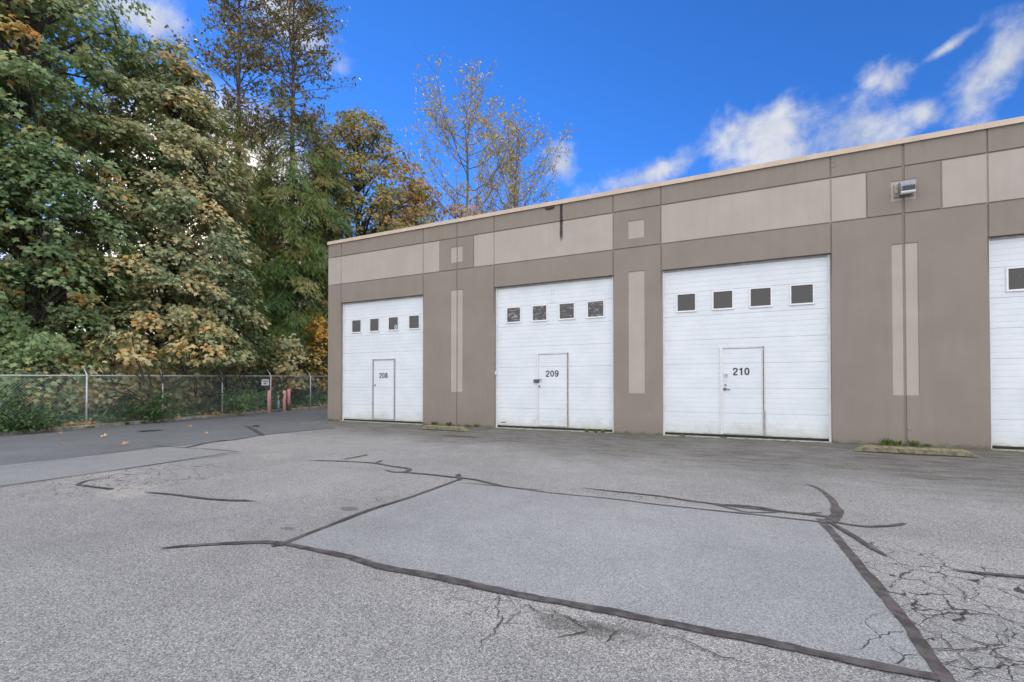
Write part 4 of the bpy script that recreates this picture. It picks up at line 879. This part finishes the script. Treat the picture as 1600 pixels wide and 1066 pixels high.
def limb_pts(a, b, sag=0.0, n=5, wig=0.15):
    a, b = np.asarray(a, float), np.asarray(b, float); L = np.linalg.norm(b - a); out = []
    for i in range(n + 1):
        f = i / n; p = a + (b - a) * f; p = p + np.array([0, 0, sag * L * math.sin(math.pi * f)])
        if 0 < i < n: p = p + RNG.normal(0, wig * L * 0.12, 3)
        out.append(p)
    return out
def maple(name, base, H, R, zlow, label, mat, tone0=0.4, leaf=0.205, nclump=420, per=75, shape=None, group=None, cat='tree', barkm=None, trunk_r=0.32, dens=1.0, asym=None, cl_r=(0.7, 1.25), hollow=0.55):
    base = np.asarray(base, float); t = empty(name, tuple(base)); tag(t, label, cat, group)
    tr = MB(); top = np.array([RNG.normal(0, .4), RNG.normal(0, .4), H * 0.93])
    n = 9; tp = [np.array([0, 0, -0.2])]
    for i in range(1, n + 1):
        f = i / n; tp.append(np.array([top[0] * f + RNG.normal(0, .10), top[1] * f + RNG.normal(0, .10), H * 0.93 * f]))
    tr.tube(tp, [trunk_r * (1 - 0.93 * i / n) * (1.35 if i == 0 else 1) for i in range(n + 1)], 12)
    def trunk_at(z):
        return np.array([np.interp(z, [q[2] for q in tp], [q[0] for q in tp]), np.interp(z, [q[2] for q in tp], [q[1] for q in tp]), z])
    shape = shape or [(0, 0.75), (0.2, 0.95), (0.45, 1.0), (0.7, 0.8), (0.88, 0.48), (1, 0.08)]
    fz = [s_[0] for s_ in shape]; fr_ = [s_[1] for s_ in shape]
    # lumpy envelope
    lob = [(RNG.uniform(0, 2 * math.pi), RNG.uniform(0, 1), RNG.uniform(-0.22, 0.20), RNG.uniform(0.5, 0.9)) for _ in range(22)]
    cs = []; tries = 0
    while len(cs) < nclump and tries < nclump * 40:
        tries += 1
        f = RNG.uniform(0, 1); an = RNG.uniform(0, 2 * math.pi); rr = np.interp(f, fz, fr_)
        if RNG.uniform(0, 1) > rr + 0.12: continue
        for (la, lf, am, wd) in lob:
            da = abs((an - la + math.pi) % (2 * math.pi) - math.pi); rr *= 1 + am * math.exp(-(da / wd) ** 2 - ((f - lf) / 0.09) ** 2)
        u = RNG.uniform(0, 1); k = hollow + (1 - hollow) * u ** 0.55 if RNG.uniform() < 0.78 else RNG.uniform(0.2, hollow + 0.1)
        r = R * rr * k
        if asym: r *= 1 + asym[0] * math.cos(an - asym[1])
        c = np.array([r * math.cos(an), r * math.sin(an), zlow + (H - zlow) * f])
        cs.append((c, an, k))
    P = []; Dv = []; Nv = []; Sz = []; To = []
    prim = []
    for (c, an, k) in sorted(cs, key=lambda q: q[0][2]):
        # limb: from trunk or from a nearby bigger limb
        hd = math.hypot(c[0], c[1]); z0 = max(zlow * 0.5 + 0.5, c[2] - 0.75 * hd - 0.4); z0 = min(z0, H * 0.88)
        src = trunk_at(z0); best = None
        if prim and RNG.uniform() < 0.8:
            for q in prim:
                dd = np.linalg.norm(q - c)
                if q[2] < c[2] + 0.2 and dd < (best[0] if best else 2.6) and dd > 0.5: best = (dd, q)
        if best: tr.tube(limb_pts(best[1], c, 0.05, 3), [0.03, 0.025, 0.018, 0.008], 5, cap=False)
        else:
            lp = limb_pts(src, c, 0.10, 5); r0 = (0.035 + 0.016 * hd) * min(1, (trunk_r / 0.32)) ** 0.8
            tr.tube(lp, [r0, r0 * .8, r0 * .62, r0 * .45, r0 * .3, 0.01], 6, cap=False); prim += [lp[2], lp[3], lp[4]]
        cr = RNG.uniform(*cl_r) * (0.8 + 0.4 * (1 - k)); m_ = int(per * dens * RNG.uniform(0.7, 1.3))
        rho = np.sqrt(RNG.uniform(0, 1, m_)); ph = RNG.uniform(0, 2 * math.pi, m_)
        out = np.array([math.cos(an), math.sin(an), 0]); side = np.array([-math.sin(an), math.cos(an), 0])
        lx = rho * np.cos(ph) * cr; ly = rho * np.sin(ph) * cr * 0.85
        tilt = RNG.uniform(0.15, 0.75)
        lz = -0.38 * cr * rho ** 2 - tilt * lx * 0.8 + RNG.normal(0, 0.10, m_) + (RNG.uniform(0, 1, m_) ** 3) * -0.45
        pos = c + lx[:, None] * out + ly[:, None] * side + np.array([0, 0, 1.0]) * lz[:, None]
        dr = np.cos(ph)[:, None] * out + np.sin(ph)[:, None] * side
        dr = dr * 0.6 + out * 0.45 + RNG.normal(0, 0.35, (m_, 3)); dr[:, 2] = -RNG.uniform(0.15, 1.1, m_)
        nm = out * 0.62 + np.array([0, 0, 0.75]) + RNG.normal(0, 0.33, (m_, 3))
        P.append(pos); Dv.append(dr); Nv.append(nm); Sz.append(leaf * RNG.uniform(0.65, 1.25, m_))
        ct = tone0 + RNG.normal(0, 0.17) + (0.24 if RNG.uniform() < 0.11 else 0); To.append(np.clip(ct + RNG.normal(0, 0.13, m_) + (RNG.uniform(0, 1, m_) < 0.05) * 0.3, 0, 1))
    tr.build('trunk', barkm or M_BARK, t, smooth=True)
    P, Dv, Nv, Sz, To = [np.concatenate(q) for q in (P, Dv, Nv, Sz, To)]
    gx = P[:, 0] + base[0]; gzz = P[:, 2]                     # the fence holds the low branches back
    low_ = (gx > FX - 0.30) & (gzz < 2.25); P[low_, 0] = FX - 0.28 - RNG.uniform(0, 0.7, int(low_.sum())) - base[0]; keep = (gx < FX + 2.0) & (~low_ | (RNG.uniform(0, 1, len(gx)) < 0.6))
    leaf_mesh('crown', MAPLE, MAPLE_F, P[keep], Dv[keep], Nv[keep], Sz[keep], To[keep], mat, t)
    return t
def wpos(px, t, z=None):
    d = ray(px, 602); d = d / (d @ F0); q = CAM + d * t; return (q[0], q[1], (gz(-7.3, q[1]) + 0.1) if z is None else z)
MS = [(0, 0.86), (0.15, 1.0), (0.4, 1.0), (0.62, 0.85), (0.8, 0.60), (0.93, 0.32), (1, 0.06)]
maple('maple_tree', wpos(262, 22.4), 18.3, 4.1, 1.3, 'tall broad maple of green and rusty leaves behind the middle of the fence', L_B, 0.44, shape=MS, nclump=450, per=96)
maple('maple_tree', wpos(45, 18.6), 21.5, 3.9, 1.6, 'huge dark green maple filling the upper left corner of the photo', L_A, 0.38, shape=[(0, 0.7), (0.2, 0.92), (0.45, 1.0), (0.7, 1.0), (0.85, 0.85), (0.95, 0.5), (1, 0.1)], nclump=480, per=100)
maple('maple_tree', wpos(-190, 16.5), 19, 4.2, 1.5, 'green maple standing off the left edge of the photo', L_A, 0.42, nclump=260, per=60)
maple('maple_tree', wpos(560, 35.5), 22.8, 5.0, 4.0, 'yellow green maple with rounded crown behind the left end of the building roof', L_C, 0.38, leaf=0.26, nclump=420, per=46, shape=[(0, 0.7), (0.3, 0.95), (0.55, 1.0), (0.75, 0.85), (0.9, 0.55), (1, 0.15)], asym=(0.12, YAW))
maple('maple_tree', wpos(648, 37.5), 18.6, 4.2, 4.0, 'lower rusty orange maple just above the roof edge, left of the bare cottonwoods', L_C, 0.58, leaf=0.24, nclump=270, per=50)
maple('maple_tree', wpos(724, 40), 19.2, 2.6, 6.0, 'small golden maple peeping over the roof at the foot of the bare cottonwood', L_C, 0.66, leaf=0.2, nclump=120, per=40, cl_r=(0.5, 0.9), trunk_r=0.2)
maple('vine_maple', wpos(498, 27.2), 5.4, 1.1, 1.2, 'little golden yellow maple against the building corner behind the fence', L_GOLD, 0.35, leaf=0.16, nclump=46, per=34, cl_r=(0.35, 0.6), trunk_r=0.07)
maple('vine_maple', wpos(455, 25.8), 4.3, 1.4, 1.3, 'small brownish green maple under the cedars behind the fence', L_B, 0.62, leaf=0.2, nclump=44, per=32, cl_r=(0.4, 0.7), trunk_r=0.07)
maple('vine_maple', wpos(330, 20.3), 4.2, 2.0, 0.7, 'low pinkish green maple bush hanging over the fence right of its middle', L_B, 0.50, leaf=0.2, nclump=80, per=44, cl_r=(0.5, 0.8), trunk_r=0.08)
maple('vine_maple', wpos(190, 17.8), 3.6, 1.8, 0.7, 'low rusty leaved maple bush behind the second fence post from the left', L_B, 0.58, leaf=0.2, nclump=66, per=36, cl_r=(0.5, 0.8), trunk_r=0.08)
maple('vine_maple', wpos(70, 16.4), 3.4, 1.7, 0.8, 'low olive maple bush behind the fence left of the first post', L_A, 0.5, leaf=0.2, nclump=60, per=36, cl_r=(0.5, 0.8), trunk_r=0.08)
# second rank, seen through the gaps
maple('maple_tree', wpos(150, 29), 10, 4.5, 2, 'dim maple standing in the second row between the two big maples', L_A, 0.45, leaf=0.3, nclump=90, per=40)
maple('maple_tree', wpos(20, 27), 9, 4.5, 2, 'dim maple of the second row behind the huge left maple', L_A, 0.55, leaf=0.3, nclump=90, per=40)
maple('maple_tree', wpos(345, 33), 9, 3.6, 2, 'dim lower maple of the second row behind the middle maple', L_B, 0.4, leaf=0.3, nclump=90, per=40)

def cedar(name, base, H, R, label, seed_tone=0.35, bare_from=None, nbr=150, fr_len=0.34, top_leaf=None):
    base = np.asarray(base, float); t = empty(name, tuple(base)); tag(t, label, 'tree')
    tr = MB(); n = 10; tr.tube([(RNG.normal(0, .04), RNG.normal(0, .04), H * i / n - 0.2 * (i == 0)) for i in range(n + 1)], [0.30 * (1 - 0.95 * i / n) * (1.3 if i == 0 else 1) for i in range(n + 1)], 12)
    P = []; Dv = []; Nv = []; Sz = []; To = []; P2 = []; D2 = []; N2 = []; S2 = []; T2 = []
    bf = bare_from or 2
    for i in range(nbr):
        f = (i + RNG.uniform(0, 1)) / nbr; z = 0.9 + (H - 1.2) * f; an = RNG.uniform(0, 2 * math.pi)
        Lb = R * (1.05 - 0.72 * f ** 1.3) * RNG.uniform(0.65, 1.12)
        if f > bf: Lb = R * RNG.uniform(0.45, 1.0) * (1.25 - 0.8 * (f - bf) / (1 - bf))
        out = np.array([math.cos(an), math.sin(an), 0.0]); a = np.array([0, 0, z]); pts = []; m_ = 8
        up = RNG.uniform(0.05, 0.3) if f < bf else RNG.uniform(0.5, 0.95); drp = RNG.uniform(0.5, 0.95) if f < bf else 0.1
        for j in range(m_ + 1):
            s_ = j / m_; pts.append(a + out * Lb * s_ + np.array([0, 0, up * Lb * s_ - drp * Lb * s_ ** 2]) + RNG.normal(0, 0.03, 3) * (j > 0))
        tr.tube(pts, [(0.042 if f < bf else 0.028) * (1 - 0.88 * j / m_) + 0.004 for j in range(m_ + 1)], 5, cap=False)
        side = np.array([-out[1], out[0], 0])
        if f <= bf:
            k = int(300 * Lb / 3 * (1.0 if f < bf - 0.16 else 0.45)); tt = RNG.beta(1.7, 1.1, k); pt = np.array([[np.interp(x, np.linspace(0, 1, m_ + 1), [p[q] for p in pts]) for q in range(3)] for x in tt])
            lat = RNG.normal(0, 0.30, k) * (0.4 + tt); hang = RNG.uniform(0, 1, k) ** 1.6 * 0.6
            pt = pt + lat[:, None] * side - np.array([0, 0, 1.0]) * hang[:, None]
            P.append(pt); d_ = out * 0.45 + side * np.sign(lat)[:, None] * 0.35 + RNG.normal(0, 0.22, (k, 3)); d_[:, 2] = -RNG.uniform(0.15, 1.0, k)
            Dv.append(d_); Nv.append(out * 0.9 + np.array([0, 0, 0.45]) + RNG.normal(0, 0.35, (k, 3))); Sz.append(fr_len * RNG.uniform(0.6, 1.2, k))
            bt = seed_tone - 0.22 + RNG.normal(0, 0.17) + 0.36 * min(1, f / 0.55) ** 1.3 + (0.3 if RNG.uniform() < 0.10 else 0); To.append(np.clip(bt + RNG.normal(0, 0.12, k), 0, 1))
        if f > bf - 0.12:
            for _ in range(6):               # twigs with the last brown leaves
                s0 = RNG.uniform(0.25, 0.95); q = a + out * Lb * s0 + np.array([0, 0, up * Lb * s0 - drp * Lb * s0 ** 2])
                e = q + out * RNG.uniform(0.1, 0.9) + side * RNG.normal(0, 0.6) + np.array([0, 0, RNG.uniform(0.1, 0.8)])
                tr.tube([q, (q + e) / 2 + RNG.normal(0, .05, 3), e], [0.012, 0.008, 0.004], 4, cap=False)
                k = RNG.integers(6, 13); w = RNG.uniform(0.15, 1.1, k)[:, None]
                P2.append(q + (e - q) * w + RNG.normal(0, 0.10, (k, 3))); d_ = RNG.normal(0, 1, (k, 3)); d_[:, 2] -= 0.7; D2.append(d_); N2.append(RNG.normal(0, 1, (k, 3)) + np.array([0, 0, .5])); S2.append(RNG.uniform(0.13, 0.26, k)); T2.append(RNG.uniform(0, 1, k))
    tr.build('trunk', M_BARKC, t, smooth=True)
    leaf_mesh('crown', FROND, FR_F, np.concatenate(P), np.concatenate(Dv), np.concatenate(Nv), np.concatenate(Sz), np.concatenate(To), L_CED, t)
    if P2: leaf_mesh('sparse_top', OVAL, OVAL_F, np.concatenate(P2), np.concatenate(D2), np.concatenate(N2), np.concatenate(S2), np.concatenate(T2), L_TOP, t)
    return t
cedar('cedar_tree', wpos(455, 29.3), 29.5, 3.5, 'tall cedar with a thin bare top standing against the blue sky left of the building', 0.48, 0.66, nbr=310)
cedar('cedar_tree', wpos(370, 27.8), 28.5, 3.0, 'tall cedar with a half bare top rising directly behind the rusty green maple', 0.45, 0.64, nbr=280)
cedar('cedar_tree', wpos(508, 30.5), 17.6, 3.5, 'shorter full cedar pressed against the left end of the building', 0.42, None, nbr=210)
cedar('cedar_tree', wpos(415, 32), 17.0, 3.2, 'full shorter cedar filling the gap between the two tall bare topped cedars', 0.40, None, nbr=200)

def cottonwood(name, base, H, spread, label, z_first=0.25, lean=(0, 0), nl=26, leafn=16):
    base = np.asarray(base, float); t = empty(name, tuple(base)); tag(t, label, 'tree', 'nearly bare cottonwoods above the roof')
    tr = MB(); P = []; Dv = []; Nv = []; Sz = []; To = []
    n = 8; tp = [np.array([lean[0] * H * i / n + RNG.normal(0, .12) * (i > 0), lean[1] * H * i / n + RNG.normal(0, .12) * (i > 0), H * i / n]) for i in range(n + 1)]
    tr.tube(tp, [0.30 * (1 - 0.93 * i / n) for i in range(n + 1)], 10)
    def leaves(q, e, k):
        w = RNG.uniform(0.1, 1.1, k)[:, None]
        P.append(q + (e - q) * w + RNG.normal(0, 0.22, (k, 3))); d_ = RNG.normal(0, 1, (k, 3)); d_[:, 2] -= .6; Dv.append(d_); Nv.append(RNG.normal(0, 1, (k, 3))); Sz.append(RNG.uniform(0.16, 0.34, k)); To.append(RNG.uniform(0, 1, k))
    for i in range(nl):
        f = z_first + (0.97 - z_first) * (i + RNG.uniform(0, 1)) / nl; a = np.array([np.interp(f, np.linspace(0, 1, n + 1), [q[k] for q in tp]) for k in range(3)])
        an = RNG.uniform(0, 2 * math.pi); out = np.array([math.cos(an), math.sin(an), 0]); L1 = H * (1.0 - f) * 0.85 + 2.2; hs = min(spread * RNG.uniform(0.65, 1.15), L1 * 0.85) * (1.25 - 0.45 * f)
        rise = min(L1 * 0.85, hs * RNG.uniform(1.0, 2.0)) * RNG.uniform(0.75, 1.0); m_ = 7; pts = []
        for j in range(m_ + 1):
            s_ = j / m_; pts.append(a + out * hs * s_ ** 0.8 + np.array([0, 0, rise * s_ ** 1.25]) + RNG.normal(0, 0.09, 3) * (j > 0))
        r0 = 0.035 + 0.11 * (1 - f); tr.tube(pts, [r0 * (1 - 0.9 * j / m_) for j in range(m_ + 1)], 6, cap=False)
        for j in range(2, m_ + 1):
            for _ in range(3):
                q = pts[j]; e = q + out * RNG.uniform(0, 1.1) + RNG.normal(0, 0.55, 3) + np.array([0, 0, RNG.uniform(0.3, 1.5)])
                tr.tube([q, (q + e) / 2 + RNG.normal(0, .06, 3), e], [0.022, 0.015, 0.006], 4, cap=False)
                for _2 in range(2):
                    e2 = e + RNG.normal(0, 0.4, 3) + np.array([0, 0, RNG.uniform(0, 0.6)]); q2 = q + (e - q) * RNG.uniform(0.4, 1)
                    tr.tube([q2, e2], [0.010, 0.005], 3, cap=False); leaves(q2, e2, int(leafn * RNG.uniform(0.2, 1.2) * 0.5))
                leaves(q, e, int(leafn * RNG.uniform(0.1, 1.0) * 0.5))
    tr.build('trunk', M_BARK2, t, smooth=True)
    leaf_mesh('crown', OVAL, OVAL_F, np.concatenate(P), np.concatenate(Dv), np.concatenate(Nv), np.concatenate(Sz), np.concatenate(To), L_CW, t)
cottonwood('cottonwood_tree', wpos(728, 45), 28.6, 5.8, 'taller nearly bare cottonwood whose fan of limbs stands against the sky above the roof', 0.36, nl=34, leafn=9)
cottonwood('cottonwood_tree', wpos(790, 45), 24.2, 4.6, 'lower nearly bare cottonwood leaning right above the roof', 0.48, lean=(0.04, 0.02), nl=24, leafn=8)

# ---- undergrowth: one mass nobody could count
def mounds(n, x0, x1, y0, y1, hfun, size, tone, name, mat, kind, label, cat, tm=OVAL, tf=OVAL_F):
    x = RNG.uniform(x0, x1, n); y = RNG.uniform(y0, y1, n)
    h = np.array([hfun(a, b) for a, b in zip(x, y)]); z = np.array([gz(-7.3, b) for b in y]) + 0.1 + h * RNG.uniform(0.05, 1, n) ** 0.6
    d_ = RNG.normal(0, 1, (n, 3)); d_[:, 0] += 0.7; d_[:, 2] -= 0.35; nm = RNG.normal(0, 0.5, (n, 3)) + np.array([0.6, -0.2, 0.7])
    o = leaf_mesh(name, tm, tf, np.stack([x, y, z], 1), d_, nm, RNG.uniform(*size, n), np.clip(tone + RNG.normal(0, 0.22, n), 0, 1), mat)
    return tag(o, label, cat, kind=kind)
def hf(x, y):
    ed = min(1, max(0.12, (-7.7 - x) / 1.1)); return 1.55 * ed * (0.75 + 0.40 * math.sin(y * 0.9 + 0.7 * math.sin(x * 1.1)) + 0.22 * math.sin(y * 2.3 + x * 1.7) + 0.03 * max(0, -9 - x) * 3)
mounds(44000, -12.5, -7.75, -10.5, 17, hf, (0.08, 0.17), 0.42, 'undergrowth', L_SH, 'stuff', 'dark green ivy and brambles massed behind the chain link fence', 'undergrowth')
def hf2(x, y): return 1.6 + 0.9 * math.sin(y * 0.6 + x * 0.3) + 0.4 * math.sin(y * 1.9)
mounds(26000, -26, -12.5, -18, 26, hf2, (0.25, 0.5), 0.25, 'thicket', L_SH, 'stuff', 'dim thicket under the trees deep behind the fence', 'thicket')
# leaf litter blown against the kerb
n = 900; x = -7.42 - RNG.exponential(0.28, n); y = RNG.uniform(-10, 16, n) + 0.0
keep = (np.sin(y * 2.7) + np.sin(y * 1.13 + 1) + RNG.normal(0, 0.7, n)) > -0.1; x, y = x[keep], y[keep]; n = len(x)
z = np.array([gz(-7.3, b) + 0.13 for b in y]) + RNG.uniform(0, 0.07, n)
d_ = RNG.normal(0, 1, (n, 3)); d_[:, 2] *= 0.4; nm = RNG.normal(0, 0.45, (n, 3)) + np.array([0.5, -0.2, 0.9])
tag(leaf_mesh('leaf_litter', MAPLE, MAPLE_F, np.stack([x, y, z], 1), d_, nm, RNG.uniform(0.11, 0.22, n), RNG.uniform(0, 1, n), L_LIT), 'rusty fallen maple leaves heaped along the top of the kerb', 'leaf litter', kind='stuff')
n = 160; x = -7.2 + RNG.exponential(0.12, n); y = RNG.uniform(-10, 14, n); z = np.array([gz(a, b) + 0.012 for a, b in zip(x, y)]) + RNG.uniform(0, .02, n); d_ = RNG.normal(0, 1, (n, 3)); d_[:, 2] *= .15
tag(leaf_mesh('gutter_litter', MAPLE, MAPLE_F, np.stack([x, y, z], 1), d_, RNG.normal(0, .25, (n, 3)) + np.array([0, 0, 1]), RNG.uniform(0.05, 0.13, n), RNG.uniform(0, .5, n), L_LIT), 'small leaf scraps lying in the gutter before the kerb', 'leaf litter', kind='stuff')
# laurel bush at the left edge
def bush(name, base, R, H, n, size, mat, label, tone=0.5, tm=OVAL, tf=OVAL_F, cat='bush', group=None):
    t = empty(name, base); tag(t, label, cat, group); st = MB(); P = []; Dv = []; k = max(6, n // 60)
    for i in range(k):
        an = RNG.uniform(0, 2 * math.pi); el = RNG.uniform(0.15, 1.0); e = np.array([math.cos(an) * R * math.sqrt(1 - (el * .8) ** 2) * RNG.uniform(.5, 1), math.sin(an) * R * math.sqrt(1 - (el * .8) ** 2) * RNG.uniform(.5, 1), H * el])
        p_ = limb_pts((0, 0, 0), e, 0.08, 4); st.tube(p_, [0.018, 0.015, 0.011, 0.007, 0.004], 5, cap=False)
        m_ = n // k; w = RNG.uniform(0.35, 1.1, m_)[:, None]; P.append(e * w + RNG.normal(0, R * 0.13, (m_, 3))); d_ = RNG.normal(0, .7, (m_, 3)) + nrm(e); Dv.append(d_)
    P = np.concatenate(P); P[:, 2] = np.maximum(P[:, 2], 0.05); Dv = np.concatenate(Dv); m_ = len(P)
    st.build('stem', M_BARK, t, smooth=True)
    leaf_mesh('foliage', tm, tf, P, Dv, RNG.normal(0, .5, (m_, 3)) + np.array([.3, -.2, .8]), RNG.uniform(*size, m_), np.clip(tone + RNG.normal(0, .2, m_), 0, 1), mat, t)
    return t
bush('laurel_bush', wpos(2, 15.6), 1.3, 3.7, 1500, (0.12, 0.22), L_LAU, 'bright green laurel bush at the left edge behind the fence', 0.5)
bush('ivy_mound', wpos(40, 14.9), 1.1, 1.1, 1300, (0.08, 0.15), L_LAU, 'green leafy mound at the foot of the fence near the left edge', 0.15)
bush('bramble_bush', wpos(225, 18.0), 1.2, 1.0, 1300, (0.08, 0.15), L_LAU, 'green bramble clump between the first two fence posts from the left', 0.1)
bush('snowberry_bush', wpos(365, 21.3), 1.2, 1.1, 1200, (0.07, 0.13), L_SH, 'dark snowberry bush behind the fence left of the red bollards', 0.7)
bush('bramble_bush', wpos(490, 27.0), 1.3, 1.3, 1100, (0.1, 0.16), L_SH, 'dark bramble clump behind the last fence post before the building', 0.6)

# ---- weeds at walls and kerb
L_WEED = leaf_mat('weed_leaf', [(0.0, (0.05, 0.10, 0.015)), (1.0, (0.16, 0.22, 0.04))], trans=0.3)
def weed(x, y, r, h, label, n=40, blade=False):
    t = empty('weed_tuft', (x, y, gz(x, y))); tag(t, label, 'weed', 'weed tufts'); m_ = n
    an = RNG.uniform(0, 2 * math.pi, m_); rr = r * RNG.uniform(0, .7, m_); P = np.stack([rr * np.cos(an), rr * np.sin(an) * 0.6, RNG.uniform(0, h * .4, m_)], 1)
    Dv = np.stack([np.cos(an) * .5, np.sin(an) * .5, RNG.uniform(.5, 1.5, m_)], 1); tm = OVAL * np.array([0.35, 1, 1]) if blade else OVAL
    leaf_mesh('leaves', tm, OVAL_F, P, Dv, RNG.normal(0, 1, (m_, 3)), RNG.uniform(.4, 1, m_) * h * (1.0 if blade else .6), RNG.uniform(0, 1, m_), L_WEED, t)
def wx(px): return onwall(px, 660)[0]
for (px, y, r, h, lab, bl) in ((518, -0.05, .16, .07, 'mossy tuft at the left corner of the building', False), (680, -0.06, .14, .13, 'weed tuft behind the left half of the small wheel stop', True),
        (703, -0.06, .10, .12, 'weed tuft behind the right half of the small wheel stop', True), (733, -0.05, .12, .08, 'low weed at the pier foot just right of the small wheel stop', False), (745, -0.05, .10, .10, 'weed tuft at the pier foot left of door 209', True),
        (917, -0.06, .10, .10, 'leafy weed at the right part of the door 209 threshold', False), (932, -0.07, .07, .08, 'tiny weed in the middle of the three before door 209', False), (943, -0.06, .10, .10, 'weed at the right end of the door 209 threshold', False),
        (1066, -0.06, .10, .08, 'small weed at the left part of the door 210 threshold', False), (1130, -0.06, .10, .06, 'small weed below the walk door marked 210', False),
        (1382, -0.12, .13, .15, 'grass tuft behind the left part of the large wheel stop', True), (1397, -0.14, .11, .13, 'second grass tuft from the left behind the large wheel stop', True), (1425, -0.10, .10, .13, 'grass tuft right of the pier joint behind the large wheel stop', True), (1446, -0.10, .08, .09, 'small rightmost grass tuft behind the large wheel stop', True)):
    weed(onwall(px, 690)[0], y, r, h, lab, 46, bl)
for (px, py, r, h, lab) in ((140, 672, .30, .12, 'green weed patch at the kerb below the first fence post from the left'), (198, 664, .16, .15, 'green weed at the kerb between the first two fence posts'), (222, 661, .2, .14, 'yellow green weed at the kerb left of the second fence post')):
    q = CAM + ray(px, py) * ((-7.22 - CAM[0]) / ray(px, py)[0]); weed(-7.19, q[1], r, h, lab, 60)
# ---- single leaves on the lane
for (px, py, s_, tn, lab) in ((98, 679, .17, .4, 'rusty fallen leaf on the lane close to the kerb at far left'), (158, 684, .20, 1.0, 'pale buff fallen leaf, largest on the lane'), (99, 695, .12, .75, 'small orange leaf on the lane nearest the viewer at left'),
        (190, 697, .17, .75, 'tan curled leaf on the lane at the edge of the pale strip'), (298, 669, .19, .5, 'orange brown leaf on the lane right of the manhole cover'), (323, 680, .13, .85, 'pale tan leaf on the lane left of the short diagonal seal'),
        (254, 655, .20, .45, 'rusty leaf hanging over the kerb by the second fence post')):
    q = g(px, py); o = leaf_mesh('fallen_leaf', MAPLE * np.array([1, 1, -2.4]), MAPLE_F, [(0, 0, 0.03)], [(math.cos(px), math.sin(px), 0.12)], [(0.25, -0.35, 1)], [s_ * 0.8], [tn * 0.9], L_LIT); o.location = (q[0], q[1], q[2] + 0.012 + (0.12 if px == 254 else 0))
    tag(o, lab, 'leaf', 'single fallen leaves on the lane')
q = g(400, 667); mb = MB()
for i in range(5):
    a, r, h = RNG.uniform(0, 6.28), RNG.uniform(.04, .09), RNG.uniform(.03, .07); c = RNG.normal(0, .04, 2); mb.tube([(c[0], c[1], 0), (c[0], c[1], h * .7), (c[0] + .01, c[1], h)], [r, r * .8, r * .3], 7)
o = mb.build('rubber_scrap', M_RUBBER); o.location = tuple(q); tag(o, 'small black lump of rubber on the lane beside the short diagonal seal', 'debris')
